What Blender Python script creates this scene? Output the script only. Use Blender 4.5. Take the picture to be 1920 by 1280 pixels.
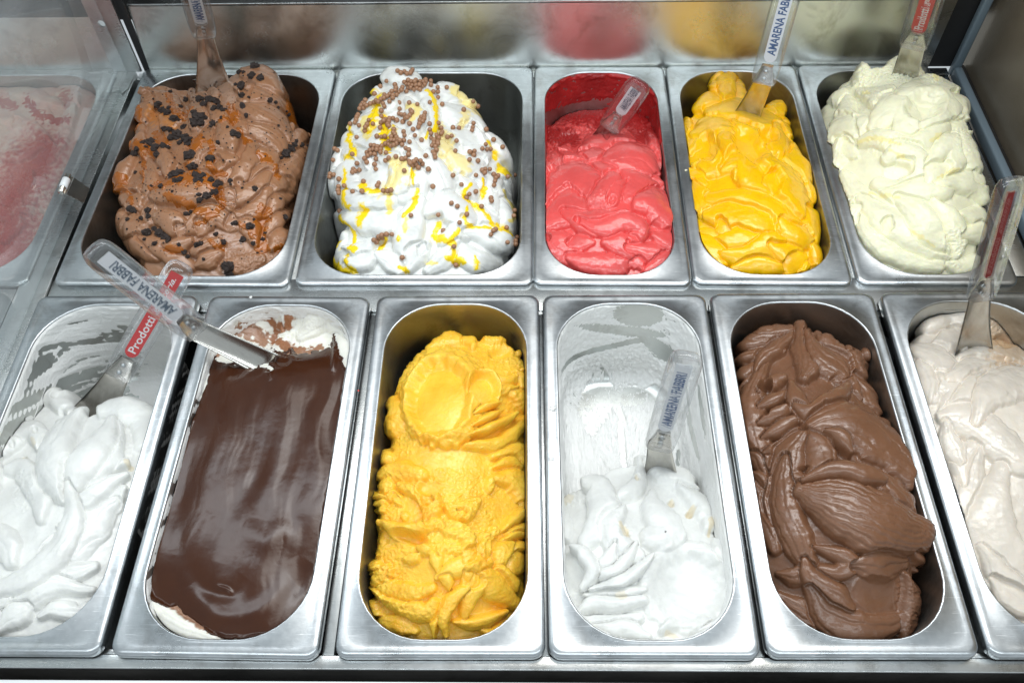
import bpy, bmesh, math, random
import numpy as np
from mathutils import Matrix, Vector
R = math.radians
for o in list(bpy.data.objects): bpy.data.objects.remove(o)
scene = bpy.context.scene
COL = scene.collection
MM = 0.001
# ---------------------------------------------------------------- camera
CAM_F, CAM_C = 1625.6, np.array([57.53, -193.79, 690.25])
_a, _b, _g = 0.9492, -0.0302, -0.0261
_fw = np.array([math.sin(_b)*math.cos(_a), math.cos(_b)*math.cos(_a), -math.sin(_a)])
_r = np.array([math.cos(_b), -math.sin(_b), 0.0]); _u = np.cross(_r, _fw)
_rt = math.cos(_g)*_r + math.sin(_g)*_u; _up = -math.sin(_g)*_r + math.cos(_g)*_u
cd = bpy.data.cameras.new('camera'); cam = bpy.data.objects.new('camera', cd); COL.objects.link(cam)
cd.sensor_width = 36.0; cd.lens = CAM_F/1920*36; cd.clip_start = 0.02; cd.clip_end = 50
_M = Matrix.Identity(4)
for i in range(3):
    _M[i][0] = _rt[i]; _M[i][1] = _up[i]; _M[i][2] = -_fw[i]; _M[i][3] = CAM_C[i]*MM
cam.matrix_world = _M; scene.camera = cam
def project(x, y, z):                     # mm -> photo pixels
    dx, dy, dz = x-CAM_C[0], y-CAM_C[1], z-CAM_C[2]
    d = dx*_fw[0]+dy*_fw[1]+dz*_fw[2]
    return (960+CAM_F*(dx*_rt[0]+dy*_rt[1]+dz*_rt[2])/d, 640-CAM_F*(dx*_up[0]+dy*_up[1]+dz*_up[2])/d)
def ray(px, py): return _fw + _rt*((px-960)/CAM_F) - _up*((py-640)/CAM_F)
def at(px, py, z=0.0):                    # photo pixel + height -> point in mm
    d = ray(px, py); return CAM_C + d*((z-CAM_C[2])/d[2])
def at_y(px, py, y):
    d = ray(px, py); return CAM_C + d*((y-CAM_C[1])/d[1])
# ---------------------------------------------------------------- light
W = bpy.data.worlds.new('World'); scene.world = W; W.use_nodes = True
bg = W.node_tree.nodes['Background']; bg.inputs[0].default_value = (0.86, 0.95, 1.0, 1); bg.inputs[1].default_value = 0.60
def area(name, loc, target, sx, sy, power, col):
    l = bpy.data.lights.new(name, 'AREA'); l.shape = 'RECTANGLE'; l.size = sx; l.size_y = sy
    l.energy = power; l.color = col
    o = bpy.data.objects.new(name, l); COL.objects.link(o); o.location = loc
    o.rotation_euler = (Vector(target)-Vector(loc)).to_track_quat('-Z', 'Y').to_euler(); return o
area('case_strip_lamp', (0.06, 0.40, 0.60), (0.06, 0.25, 0), 1.5, 0.10, 3.4, (0.88, 0.95, 1.0))
area('front_strip_lamp', (0.06, -0.30, 0.78), (0.06, 0.2, 0), 1.5, 0.10, 3.1, (0.90, 0.97, 1.0))
area('ceiling_panel_lamp', (0.3, 0.9, 2.0), (0.1, 0.3, 0), 1.4, 0.7, 16.0, (1.0, 0.96, 0.90))
scene.view_settings.view_transform = 'Standard'; scene.view_settings.look = 'None'
scene.view_settings.exposure = 0.0; scene.view_settings.gamma = 1.0
cy = scene.cycles; cy.use_denoising = True; cy.max_bounces = 10; cy.transmission_bounces = 8; cy.transparent_max_bounces = 8
cy.sample_clamp_indirect = 4.0; cy.caustics_reflective = False; cy.caustics_refractive = False
# ---------------------------------------------------------------- materials
MATS = {}
def newmat(name):
    m = bpy.data.materials.new(name); m.use_nodes = True; MATS[name] = m
    nt = m.node_tree; return m, nt, nt.nodes['Principled BSDF'], nt.nodes, nt.links
def noise_node(nt, scale, detail=4, rough=.55, mapping=None, dist=0):
    n = nt.nodes.new('ShaderNodeTexNoise'); n.inputs['Scale'].default_value = scale
    n.inputs['Detail'].default_value = detail; n.inputs['Roughness'].default_value = rough; n.inputs['Distortion'].default_value = dist
    tc = nt.nodes.new('ShaderNodeTexCoord'); src = tc.outputs['Object']
    if mapping:
        mp = nt.nodes.new('ShaderNodeMapping'); mp.inputs['Scale'].default_value = mapping[0]
        mp.inputs['Rotation'].default_value = mapping[1]; nt.links.new(src, mp.inputs[0]); src = mp.outputs[0]
    nt.links.new(src, n.inputs[0]); return n
def ramp(nt, src, p0, c0, p1, c1):
    r = nt.nodes.new('ShaderNodeValToRGB'); r.color_ramp.elements[0].position = p0; r.color_ramp.elements[0].color = (*c0, 1)
    r.color_ramp.elements[1].position = p1; r.color_ramp.elements[1].color = (*c1, 1); nt.links.new(src, r.inputs[0]); return r
def mixc(nt, f, a, b, mode='MIX'):
    m = nt.nodes.new('ShaderNodeMix'); m.data_type = 'RGBA'; m.blend_type = mode
    for k, v in ((0, f), (6, a), (7, b)):
        if isinstance(v, (int, float)): m.inputs[k].default_value = v
        elif isinstance(v, tuple): m.inputs[k].default_value = (*v, 1)
        else: nt.links.new(v, m.inputs[k])
    return m.outputs[2]
def bump(nt, p, h, dist, strength=1.0):
    b = nt.nodes.new('ShaderNodeBump'); b.inputs['Distance'].default_value = dist; b.inputs['Strength'].default_value = strength
    nt.links.new(h, b.inputs['Height']); nt.links.new(b.outputs[0], p.inputs['Normal']); return b
def steel(name, c0, c1, r0, r1, brush=(1, 14, 1), scr=.5):
    m, nt, p, N, L = newmat(name)
    p.inputs['Metallic'].default_value = 1.0
    n1 = noise_node(nt, 9, 5, .6)                                  # broad wear
    n2 = noise_node(nt, 60, 5, .7, ((brush[0], brush[1], brush[2]), (0, 0, 0)))   # brushing
    n3 = noise_node(nt, 300, 3, .6)
    mx = nt.nodes.new('ShaderNodeMath'); mx.operation = 'MULTIPLY_ADD'; mx.inputs[1].default_value = .2
    L.new(n2.outputs[0], mx.inputs[0])
    m2 = nt.nodes.new('ShaderNodeMath'); m2.operation = 'MULTIPLY'; m2.inputs[1].default_value = .8
    L.new(n1.outputs[0], m2.inputs[0]); L.new(m2.outputs[0], mx.inputs[2])
    c = ramp(nt, mx.outputs[0], .32, c0, .66, c1)
    v = nt.nodes.new('ShaderNodeTexVoronoi'); v.feature = 'DISTANCE_TO_EDGE'; v.inputs['Scale'].default_value = 26
    tcn = noise_node(nt, 7, 3); 
    L.new(tcn.outputs[1], v.inputs[0])
    st = noise_node(nt, 22, 6, .65, None, .6); sr = ramp(nt, st.outputs[0], .50, (1, 1, 1), .68, (.70, .68, .66))
    sn = noise_node(nt, 40, 2, .5, ((1, 30, 1), (0, 0, .6)), 1.5); sr2 = ramp(nt, sn.outputs[0], .66, (0, 0, 0), .70, (1, 1, 1))
    cc = mixc(nt, 1.0, c.outputs[0], sr.outputs[0], 'MULTIPLY'); cc = mixc(nt, sr2.outputs[0], cc, (.8, .82, .84)) if 'rim' in name else cc
    L.new(cc, p.inputs['Base Color'])
    r = nt.nodes.new('ShaderNodeMapRange'); r.inputs[1].default_value = .3; r.inputs[2].default_value = .7
    r.inputs[3].default_value = r0; r.inputs[4].default_value = r1; L.new(mx.outputs[0], r.inputs[0]); L.new(r.outputs[0], p.inputs['Roughness'])
    ad = nt.nodes.new('ShaderNodeMath'); ad.operation = 'ADD'; L.new(n2.outputs[0], ad.inputs[0]); L.new(n3.outputs[0], ad.inputs[1])
    bump(nt, p, ad.outputs[0], .00012, scr)
    return m
steel('steel_rim', (.42, .45, .47), (.66, .69, .71), .24, .40, (3, 3, 3), .35)
steel('steel_basin', (.48, .50, .49), (.62, .64, .62), .30, .44, (1, 1, 9), .4)
steel('steel_sheet', (.46, .48, .48), (.62, .64, .64), .20, .34, (1, 12, 12), .5)
steel('steel_blade', (.50, .48, .44), (.66, .64, .60), .14, .24, (2, 9, 2), .3)
def plain(name, col, rough=.5, metal=0, **kw):
    m, nt, p, N, L = newmat(name); p.inputs['Base Color'].default_value = (*col, 1)
    p.inputs['Roughness'].default_value = rough; p.inputs['Metallic'].default_value = metal
    for k, v in kw.items(): p.inputs[k.replace('_', ' ')].default_value = v
    return m
# ---------------------------------------------------------------- helpers
def prop(o, **k):
    for a, b in k.items():
        if b is not None: o[a] = b
    return o
def link(name, me, mat=None, parent=None):
    o = bpy.data.objects.new(name, me); COL.objects.link(o)
    if mat is not None: me.materials.append(MATS[mat] if isinstance(mat, str) else mat)
    if parent is not None: o.parent = parent
    return o
def empty(name, loc, label, cat, group=None, rotz=0):
    o = bpy.data.objects.new(name, None); COL.objects.link(o); o.location = [c*MM for c in loc]; o.rotation_euler = (0, 0, rotz)
    o.empty_display_size = .02
    return prop(o, label=label, category=cat, group=group)
def npmesh(name, V, F, smooth=True):
    me = bpy.data.meshes.new(name); V = np.asarray(V, np.float32)*MM; F = np.asarray(F, np.int32)
    n, k = F.shape
    me.vertices.add(len(V)); me.vertices.foreach_set('co', V.ravel())
    me.loops.add(n*k); me.loops.foreach_set('vertex_index', F.ravel())
    me.polygons.add(n); me.polygons.foreach_set('loop_start', np.arange(0, n*k, k, dtype=np.int32))
    me.polygons.foreach_set('loop_total', np.full(n, k, np.int32))
    me.polygons.foreach_set('use_smooth', np.full(n, smooth))
    me.update(calc_edges=True); return me
def box_mesh(name, x0, x1, y0, y1, z0, z1, bev=1.0):
    bm = bmesh.new(); bmesh.ops.create_cube(bm, size=1)
    for v in bm.verts: v.co = Vector(((x0+x1)/2+v.co.x*(x1-x0), (y0+y1)/2+v.co.y*(y1-y0), (z0+z1)/2+v.co.z*(z1-z0)))*MM
    if bev: bmesh.ops.bevel(bm, geom=bm.edges[:], offset=bev*MM, segments=3, affect='EDGES', profile=.5)
    me = bpy.data.meshes.new(name); bm.to_mesh(me); bm.free()
    for p in me.polygons: p.use_smooth = True
    return me
def loft(name, rings, closed=True, cap0=False, cap1=False, smooth=True):
    n = len(rings[0]); V = np.concatenate(rings); F = []
    for i in range(len(rings)-1):
        for j in range(n if closed else n-1):
            k = (j+1) % n; F.append((i*n+j, i*n+k, (i+1)*n+k, (i+1)*n+j))
    me = bpy.data.meshes.new(name); faces = [tuple(f) for f in F]
    if cap0: faces.append(tuple(range(n-1, -1, -1)))
    if cap1: faces.append(tuple(range((len(rings)-1)*n, len(rings)*n)))
    me.from_pydata([tuple(v*MM) for v in V], [], faces); me.update()
    for p in me.polygons: p.use_smooth = smooth
    return me
def rrect(cx, cy, a, b, r, z, seg=10, st=4):
    """rounded rectangle ring, half sizes a, b, counter-clockwise, matched topology"""
    P = []
    cs = [(a-r, b-r, 0), (-a+r, b-r, 90), (-a+r, -b+r, 180), (a-r, -b+r, 270)]
    for q, (x, y, t0) in enumerate(cs):
        for i in range(seg+1):
            t = R(t0+90*i/seg); P.append((x+r*math.cos(t), y+r*math.sin(t)))
        nx, ny, nt = cs[(q+1) % 4]; e = (nx+r*math.cos(R(nt if q < 3 else 360)), ny+r*math.sin(R(nt if q < 3 else 360)))
        s = P[-1]
        for i in range(1, st): P.append((s[0]+(e[0]-s[0])*i/st, s[1]+(e[1]-s[1])*i/st))
    return np.array([(cx+p[0], cy+p[1], z) for p in P])
# ---------------------------------------------------------------- noise
_rng = np.random.RandomState(7); _perm = _rng.permutation(4096); _ga = _rng.rand(4096)*2*np.pi
_gx, _gy = np.cos(_ga), np.sin(_ga)
def perlin(x, y, seed=0):
    xi = np.floor(x).astype(int); yi = np.floor(y).astype(int); fx = x-xi; fy = y-yi
    u = fx*fx*fx*(fx*(fx*6-15)+10); v = fy*fy*fy*(fy*(fy*6-15)+10)
    def g(ix, iy, dx, dy):
        h = _perm[(_perm[(ix+seed*131) & 4095]+iy) & 4095]; return _gx[h]*dx+_gy[h]*dy
    a = g(xi, yi, fx, fy); b = g(xi+1, yi, fx-1, fy); c = g(xi, yi+1, fx, fy-1); d = g(xi+1, yi+1, fx-1, fy-1)
    return ((a+(b-a)*u)*(1-v)+(c+(d-c)*u)*v)*1.5
def fbm(x, y, o=4, seed=0, gain=.5):
    s = 0; a = 1
    for i in range(o): s = s+a*perlin(x, y, seed+i); x = x*2.03+3.7; y = y*2.03+1.3; a *= gain
    return s
def billow(x, y, o=3, seed=0, gain=.5):
    s = 0; a = 1
    for i in range(o): s = s+a*(1-2*np.abs(perlin(x, y, seed+i))); x = x*2.1+3.7; y = y*2.1+1.3; a *= gain
    return s
def smooth01(t): t = np.clip(t, 0, 1); return t*t*(3-2*t)
def blur(A, n):
    for _ in range(n):
        A = (np.concatenate([A[:1], A[:-1]])+2*A+np.concatenate([A[1:], A[-1:]]))/4
        A = (np.concatenate([A[:, :1], A[:, :-1]], 1)+2*A+np.concatenate([A[:, 1:], A[:, -1:]], 1))/4
    return A
# ---------------------------------------------------------------- steel pans
RIM, DEPTH = 13.5, 118.0
def pan_half(w, z):                       # inner half sizes and corner radius at height z below the rim
    t = min(max(-z/DEPTH, 0), 1); a = w/2-RIM-7*t; b = 180-RIM-7*t; return a, b, 55-8*t
class Pan:
    def __init__(s, x, y, rot, w, z): s.x, s.y, s.rot, s.w, s.z = x, y, rot, w, z
    def local(s, X, Y):                   # world mm -> pan-centred
        c, n = math.cos(s.rot), math.sin(s.rot)
        cx = s.x + c*s.w/2 - n*180; cyy = s.y + n*s.w/2 + c*180
        dx, dy = X-cx, Y-cyy; return c*dx+n*dy, -n*dx+c*dy
    def world(s, u, v):
        c, n = math.cos(s.rot), math.sin(s.rot)
        cx = s.x + c*s.w/2 - n*180; cyy = s.y + n*s.w/2 + c*180
        return cx+c*u-n*v, cyy+n*u+c*v
PANS = {}
_panmesh = {}
def make_pan(key, x, y, rot, w, z, label):
    P = Pan(x, y, rot, w, z); PANS[key] = P
    if w not in _panmesh:
        a, b = w/2, 180
        prof = [(0, 10, -9), (-.3, 10.5, -6), (0, 10, -3), (.7, 9.5, -1), (2.2, 9, -.05), (4.5, 8.5, .25), (7, 14, .0)]
        rings = [rrect(0, 0, a-o, b-o, r, zz) for o, r, zz in prof]
        A, B, rr = pan_half(w, 0)
        rings += [rrect(0, 0, A+2.6, B+2.6, rr+2.6, .15), rrect(0, 0, A+1.5, B+1.5, rr+1.5, .7), rrect(0, 0, A+.6, B+.6, rr+.6, .5), rrect(0, 0, A+.1, B+.1, rr, -.6)]
        rim = loft('pan_rim', rings)
        rings = [rrect(0, 0, A+.1, B+.1, rr, -.6)]
        for zz in (-3, -12, -30, -60, -90, -100):
            q = pan_half(w, zz); rings.append(rrect(0, 0, *q, zz))
        q = pan_half(w, -100)
        for i in range(1, 7):
            t = R(90*i/6); o = 18*(1-math.cos(t)); rings.append(rrect(0, 0, q[0]-o, q[1]-o, max(q[2]-o, 5), -100-18*math.sin(t)))
        for k in (.7, .4, .15): rings.append(rrect(0, 0, (q[0]-18)*k, (q[1]-18)*k, 29*k, -118.3))
        _panmesh[w] = (rim, loft('pan_basin', rings, cap1=True))
    cx, cyy = P.world(0, 0)
    t = empty('gelato_pan', (cx, cyy, z), label, 'metal pan', 'steel gelato pans set in two rows', rot)
    rim, basin = _panmesh[w]
    for nm, me, mt in (('rim', rim, 'steel_rim'), ('basin', basin, 'steel_basin')):
        o = bpy.data.objects.new(nm, me); COL.objects.link(o); o.parent = t
        if not me.materials: me.materials.append(MATS[mt])
    return P
# ---------------------------------------------------------------- ice cream engine
def catmull(P, n):
    P = np.asarray(P, float)
    if len(P) < 3:
        t = np.linspace(0, 1, n)[:, None]; return P[0]+(P[-1]-P[0])*t
    Q = np.vstack([2*P[0]-P[1], P, 2*P[-1]-P[-2]]); k = len(P)-1; out = []
    for s in np.linspace(0, k-1e-6, n):
        i = int(s); t = s-i; a, b, c, d = Q[i:i+4]
        out.append(.5*((2*b)+(c-a)*t+(2*a-5*b+4*c-d)*t*t+(3*b-a-3*c+d)*t**3))
    return np.array(out)
def pp(s): return [tuple(float(v) for v in q.split(',')) for q in s.split()]
class Gel:
    """a heap of ice cream: base form through control points, folded strokes laid over it, pushed out along its normals"""
    def __init__(s, pan, view, ctrl, outline=None, drop=18, floor=-95, res=.75, seed=1, over=0, warp=1.0, edge_n=3.0, inset=3.5):
        s.pan, s.seed, s.floor = pan, seed, floor; s.v = view
        a, b = pan.w/2-RIM+1.5+over, 180-RIM+1.5
        nx, ny = int(2*a/res)+1, int(2*b/res)+1
        u, v = np.meshgrid(np.linspace(-a, a, nx), np.linspace(-b, b, ny))
        s.X, s.Y = pan.world(u, v); s.nx, s.ny, s.res = nx, ny, res; s.u, s.vv = u, v
        C = []
        for c in ctrl:
            x, y = s.c(c[0], c[1]); q = at(x, y, c[2]+pan.z); C.append((q[0], q[1], c[2]))
        C = np.array(C); n = len(C)
        def phi(d2): return np.where(d2 > 0, d2*np.log(d2+1e-9), 0)
        sc = 100.0; Z = C[:, :2]/sc
        A = np.zeros((n+3, n+3)); A[:n, :n] = phi(((Z[:, None]-Z[None])**2).sum(-1))+np.eye(n)*.004
        A[:n, n] = 1; A[:n, n+1:] = Z; A[n, :n] = 1; A[n+1:, :n] = Z.T
        wt = np.linalg.solve(A, np.concatenate([C[:, 2], [0, 0, 0]]))
        x, y = s.X/sc, s.Y/sc; T = wt[n]+wt[n+1]*x+wt[n+2]*y
        for i in range(n): T = T+wt[i]*phi((x-Z[i, 0])**2+(y-Z[i, 1])**2)
        T = np.clip(T, C[:, 2].min()-12, C[:, 2].max()+10)
        s.top = T
        if outline is not None:
            O = []
            for c in outline:
                x_, y_ = s.c(c[0], c[1]); q = at(x_, y_, c[2]+pan.z); O.append(q[:2])
            O = np.array(O); d = s.polydist(s.X, s.Y, O)
            d = d-inset+edge_n*fbm(s.X/14, s.Y/14, 3, seed+40)
            t = np.clip(d/drop, 0, 1); f = np.sqrt(np.maximum(1-(1-t)**2, 0))
            s.B = floor+(T-floor)*f; s.mask = d
        else:
            s.B = T.copy(); s.mask = np.full_like(T, 99.)
        s.B = blur(s.B, 3); s.h = s.B.copy(); s.crumbw = np.zeros_like(s.B); s.smoothw = np.zeros_like(s.B)
        wx = warp*(3.0*fbm(s.X/26, s.Y/26, 2, seed+50)+.45*fbm(s.X/8, s.Y/8, 2, seed+60))
        wy = warp*(3.0*fbm(s.X/26, s.Y/26, 2, seed+70)+.45*fbm(s.X/8, s.Y/8, 2, seed+80))
        PX, PY = project(s.X, s.Y, s.B+pan.z); s.px0, s.py0 = PX, PY
        s.PX, s.PY = PX+wx, PY+wy
        s.ppm = CAM_F/np.linalg.norm(np.array(at(*s.c(*ctrl[0][:2]), 0))-CAM_C)
        s.tint = np.zeros_like(s.B); s.lift = 0.0
        s.dirf = None
    def c(s, x, y): return s.v[0]+x*s.v[2], s.v[1]+y*s.v[2]
    @staticmethod
    def polydist(X, Y, O):
        d = np.full(X.shape, 1e9); ins = np.zeros(X.shape, bool)
        for i in range(len(O)):
            a, b = O[i], O[(i+1) % len(O)]; e = b-a; L = (e**2).sum()+1e-9
            t = np.clip(((X-a[0])*e[0]+(Y-a[1])*e[1])/L, 0, 1)
            d = np.minimum(d, np.hypot(X-a[0]-t*e[0], Y-a[1]-t*e[1]))
            if abs(b[1]-a[1]) > 1e-12:
                cnd = ((a[1] > Y) != (b[1] > Y)) & (X < (b[0]-a[0])*(Y-a[1])/(b[1]-a[1])+a[0]); ins ^= cnd
        return np.where(ins, d, -d)
    def uv(s, pts, w, warp=True):
        """nearest point on a px polyline for all grid points in reach"""
        P = np.array([s.c(*p) for p in pts]); L = np.hypot(*np.diff(P, axis=0).T).sum(); W_ = w
        M = int(np.clip(L/5, 8, 46)); Q = catmull(P, M)
        PX, PY = (s.PX, s.PY) if warp else (s.px0, s.py0)
        lo, hi = Q.min(0)-W_*1.3, Q.max(0)+W_*1.3
        sel = np.nonzero((PX > lo[0]) & (PX < hi[0]) & (PY > lo[1]) & (PY < hi[1]))
        x, y = PX[sel], PY[sel]
        if len(x) == 0: return None
        d2 = (x[:, None]-Q[None, :, 0])**2+(y[:, None]-Q[None, :, 1])**2; i = d2.argmin(1)
        T = np.gradient(Q, axis=0); ds = np.hypot(*T.T)+1e-9; T = T/ds[:, None]
        rx, ry = x-Q[i, 0], y-Q[i, 1]; al = rx*T[i, 0]+ry*T[i, 1]
        pe = rx*-T[i, 1]+ry*T[i, 0]; uu = (i+al/ds[i])/(M-1)
        end = np.where(uu < 0, -uu, np.where(uu > 1, uu-1, 0))*L
        return sel, np.clip(uu, 0, 1), pe, end, L
    def stroke(s, pts, w, H, n=0, g=.5, tilt=0., tp=(.55, 1, .75, .3), sup=.8, k=.5, ex=2.4, ph=None, warp=True, bend=0.):
        if isinstance(pts, str): pts = pp(pts)
        w = w*s.v[2]; r_ = s.uv(pts, w, warp)
        if r_ is None: return
        sel, u, pe, end, L = r_
        ww = w*np.interp(u, np.linspace(0, 1, len(tp)), tp); ww = np.maximum(ww, 1e-3)
        v = pe/ww; e = end/(ww*.9)
        x, y = s.X[sel], s.Y[sel]
        v = v+.06*fbm(x/11, y/9, 2, s.seed+5)
        r = np.sqrt(v*v+e*e); prof = np.power(np.maximum(1-np.power(np.minimum(r, 1), ex), 0), .5)
        z = H*prof*(.75+.25*np.sin(np.pi*np.clip(u, 0, 1)))
        if tilt: z = z+tilt*v*prof
        if n:
            q = v*n/2+(ph if ph is not None else s.seed*.37+pts[0][0]*.013)+.45*perlin(u*L*.012, v*1.3, s.seed+9)+bend*np.sin(u*3)
            fr = q-np.floor(q); saw = np.power(fr, .55)*np.power(np.maximum(1-fr, 0), .28)*1.7-.85
            am = .8+.35*perlin(u*L*.012+9, q*.6, s.seed+17)
            z = z+g*saw*np.minimum(prof*1.4, 1)*am
        s.lift += .015
        new = s.B[sel]+z+s.lift; old = s.h[sel]
        old2 = old-sup*np.maximum(old-s.B[sel], 0)*np.minimum(prof*1.3, 1)
        m = np.where(r < 1, np.maximum(new, old2), old)
        d = np.abs(new-old2); m = np.where((r < 1) & (d < k), m+(k-d)**2/(4*k)*.8, m)
        s.h[sel] = m
    def hollow(s, cx, cy, rx, ry, ang, depth, lip=.8, soft=.55, flat=.9):
        """spatula-smoothed face: flattens what is there, sinks it, throws up a lip"""
        X0, Y0 = s.c(cx, cy); rx *= s.v[2]; ry *= s.v[2]; a = R(ang)
        dx, dy = s.PX-X0, s.PY-Y0; x = (dx*math.cos(a)+dy*math.sin(a))/rx; y = (-dx*math.sin(a)+dy*math.cos(a))/ry
        r = np.sqrt(x*x+y*y)+.05*fbm(s.X/10, s.Y/10, 2, s.seed+3)
        m = smooth01((1.02-r)/(1-soft)); s.h = s.h+(s.B-s.h)*m*flat-depth*smooth01((1-r)/.8)*1.0
        s.h = s.h+lip*np.exp(-((r-1.06)/.07)**2); s.smoothw = np.maximum(s.smoothw, m)
    def pit(s, cx, cy, rr, depth):
        X0, Y0 = s.c(cx, cy); rr *= s.v[2]; r = np.hypot(s.PX-X0, s.PY-Y0)/rr
        s.h = s.h-depth*smooth01((1-r)/.7)
    def bumpup(s, cx, cy, rx, ry, ang, H, ex=2.2):
        X0, Y0 = s.c(cx, cy); rx *= s.v[2]; ry *= s.v[2]; a = R(ang)
        dx, dy = s.PX-X0, s.PY-Y0; x = (dx*math.cos(a)+dy*math.sin(a))/rx; y = (-dx*math.sin(a)+dy*math.cos(a))/ry
        r = np.sqrt(x*x+y*y)+.06*fbm(s.X/8, s.Y/8, 2, s.seed+3)
        new = s.B+H*np.sqrt(np.maximum(1-np.minimum(r, 1)**ex, 0)); s.h = np.where(r < 1, np.maximum(s.h, new), s.h)
    def crumb(s, cx, cy, rx, ry, amt=1.0):
        X0, Y0 = s.c(cx, cy); r = np.hypot((s.PX-X0)/(rx*s.v[2]), (s.PY-Y0)/(ry*s.v[2]))
        s.crumbw = np.maximum(s.crumbw, amt*smooth01((1.1-r)/.45))
    def filler(s, count, w, H, n=(2, 5), g=.5, ang=0., spread=50, box=None, length=3.0, seed=0):
        rn = random.Random(s.seed*77+seed)
        f = (s.B > s.floor+20)
        if box: f &= (s.px0 > s.c(box[0], 0)[0]) & (s.px0 < s.c(box[2], 0)[0]) & (s.py0 > s.c(0, box[1])[1]) & (s.py0 < s.c(0, box[3])[1])
        idx = np.argwhere(f)
        if len(idx) == 0: return
        for _ in range(count):
            i, j = idx[rn.randrange(len(idx))]; x, y = s.px0[i, j], s.py0[i, j]
            x, y = (x-s.v[0])/s.v[2], (y-s.v[1])/s.v[2]
            W_ = rn.uniform(*w); L = W_*length*rn.uniform(.7, 1.3); a = R(ang+rn.gauss(0, spread)); cu = rn.uniform(-.5, .5)
            P = [(x+math.cos(a+cu*(t-.5)*2)*L*(t-.5), y+math.sin(a+cu*(t-.5)*2)*L*(t-.5)) for t in (0, .35, .7, 1)]
            s.stroke(P, W_, rn.uniform(*H), rn.randint(*n) if n[1] else 0, g, tilt=rn.uniform(-.8, .8), tp=(.5, 1, .8, .25))
    def paint(s, pts, w, amt=1.0, tp=(.8, 1, 1, .7), edge=.35, nz=.35):
        """tint mask along a stroke (syrup, stain)"""
        if isinstance(pts, str): pts = pp(pts)
        w = w*s.v[2]; r_ = s.uv(pts, w*1.6, False)
        if r_ is None: return
        sel, u, pe, end, L = r_; ww = w*np.interp(u, np.linspace(0, 1, len(tp)), tp)
        r = np.hypot(pe, end)/ww+nz*fbm(s.X[sel]/6, s.Y[sel]/6, 3, s.seed+21)
        s.tint[sel] = np.maximum(s.tint[sel], amt*smooth01((1-r)/edge))
    def finish(s, name, mat, label, noise=(.5, .25), crumb=1.6, color_attr=True, sunk=True, crumb_scale=5.0):
        Yn = s.Y+s.B*.8; Xn = s.X
        D = s.h-s.B; D = D+(noise[0]*fbm(Xn/22, Yn/22, 3, s.seed+90)+noise[1]*fbm(Xn/5, Yn/5, 3, s.seed+91))*(1-.75*s.smoothw)
        if s.crumbw.max() > 0:
            cs = crumb_scale
            cr = (billow(Xn/cs, Yn/cs, 3, s.seed+95, .6)-.3)*.5+.35*fbm(Xn/(cs*.4), Yn/(cs*.4), 2, s.seed+96)
            D = D+crumb*cr*s.crumbw*(1-.9*s.smoothw)
        D = D*smooth01((s.B-s.floor)/25)
        B = blur(s.B, 4); gy, gx = np.gradient(B, s.res); nz = 1/np.sqrt(1+gx**2+gy**2)
        c, n = math.cos(s.pan.rot), math.sin(s.pan.rot)
        du, dv, dz = -gx*nz*D, -gy*nz*D, nz*D
        U, V, Zz = s.u+du, s.vv+dv, s.B+dz
        # keep inside the pan below the rim
        for it in range(2):
            t = np.clip(-Zz/DEPTH, 0, 1); a = s.pan.w/2-RIM-7*t-.6; b = 180-RIM-7*t-.6; r = 55-8*t
            ax, ay = np.abs(U), np.abs(V); qx, qy = ax-(a-r), ay-(b-r)
            dd = np.hypot(np.maximum(qx, 0), np.maximum(qy, 0)); out = np.where((qx > 0) & (qy > 0), dd > r, (ax > a) | (ay > b)) & (Zz < 1.5)
            sc = np.where(dd > 0, r/np.maximum(dd, 1e-6), 1)
            nx_ = np.where((qx > 0) & (qy > 0), (a-r)+qx*sc, np.minimum(ax, a)); ny_ = np.where((qx > 0) & (qy > 0), (b-r)+qy*sc, np.minimum(ay, b))
            U = np.where(out, np.sign(U)*nx_, U); V = np.where(out, np.sign(V)*ny_, V)
        cx, cyy = s.pan.world(0, 0)
        s.fin = (U, V, Zz)
        V3 = np.stack([U, V, Zz], -1).reshape(-1, 3)
        keep = (s.B > s.floor+1.5)
        kf = keep[:-1, :-1] | keep[1:, :-1] | keep[:-1, 1:] | keep[1:, 1:]
        idx = np.arange(s.nx*s.ny).reshape(s.ny, s.nx)
        F = np.stack([idx[:-1, :-1], idx[:-1, 1:], idx[1:, 1:], idx[1:, :-1]], -1)[kf]
        used = np.zeros(len(V3), bool); used[F.ravel()] = True; mp = np.cumsum(used)-1
        me = npmesh(name, V3[used], mp[F])
        at_ = me.color_attributes.new('tint', 'FLOAT_COLOR', 'POINT')
        tc = s.tint.ravel()[used]; cc = np.stack([tc, s.crumbw.ravel()[used], s.smoothw.ravel()[used], np.ones_like(tc)], -1).astype(np.float32)
        at_.data.foreach_set('color', cc.ravel())
        o = link(name, me, mat); o.location = (cx*MM, cyy*MM, s.pan.z*MM); o.rotation_euler = (0, 0, s.pan.rot)
        s.obj = o; s.NRM = (-gx*nz, -gy*nz, nz)
        return prop(o, label=label, category='ice cream', group='ice creams in the display pans')
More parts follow.
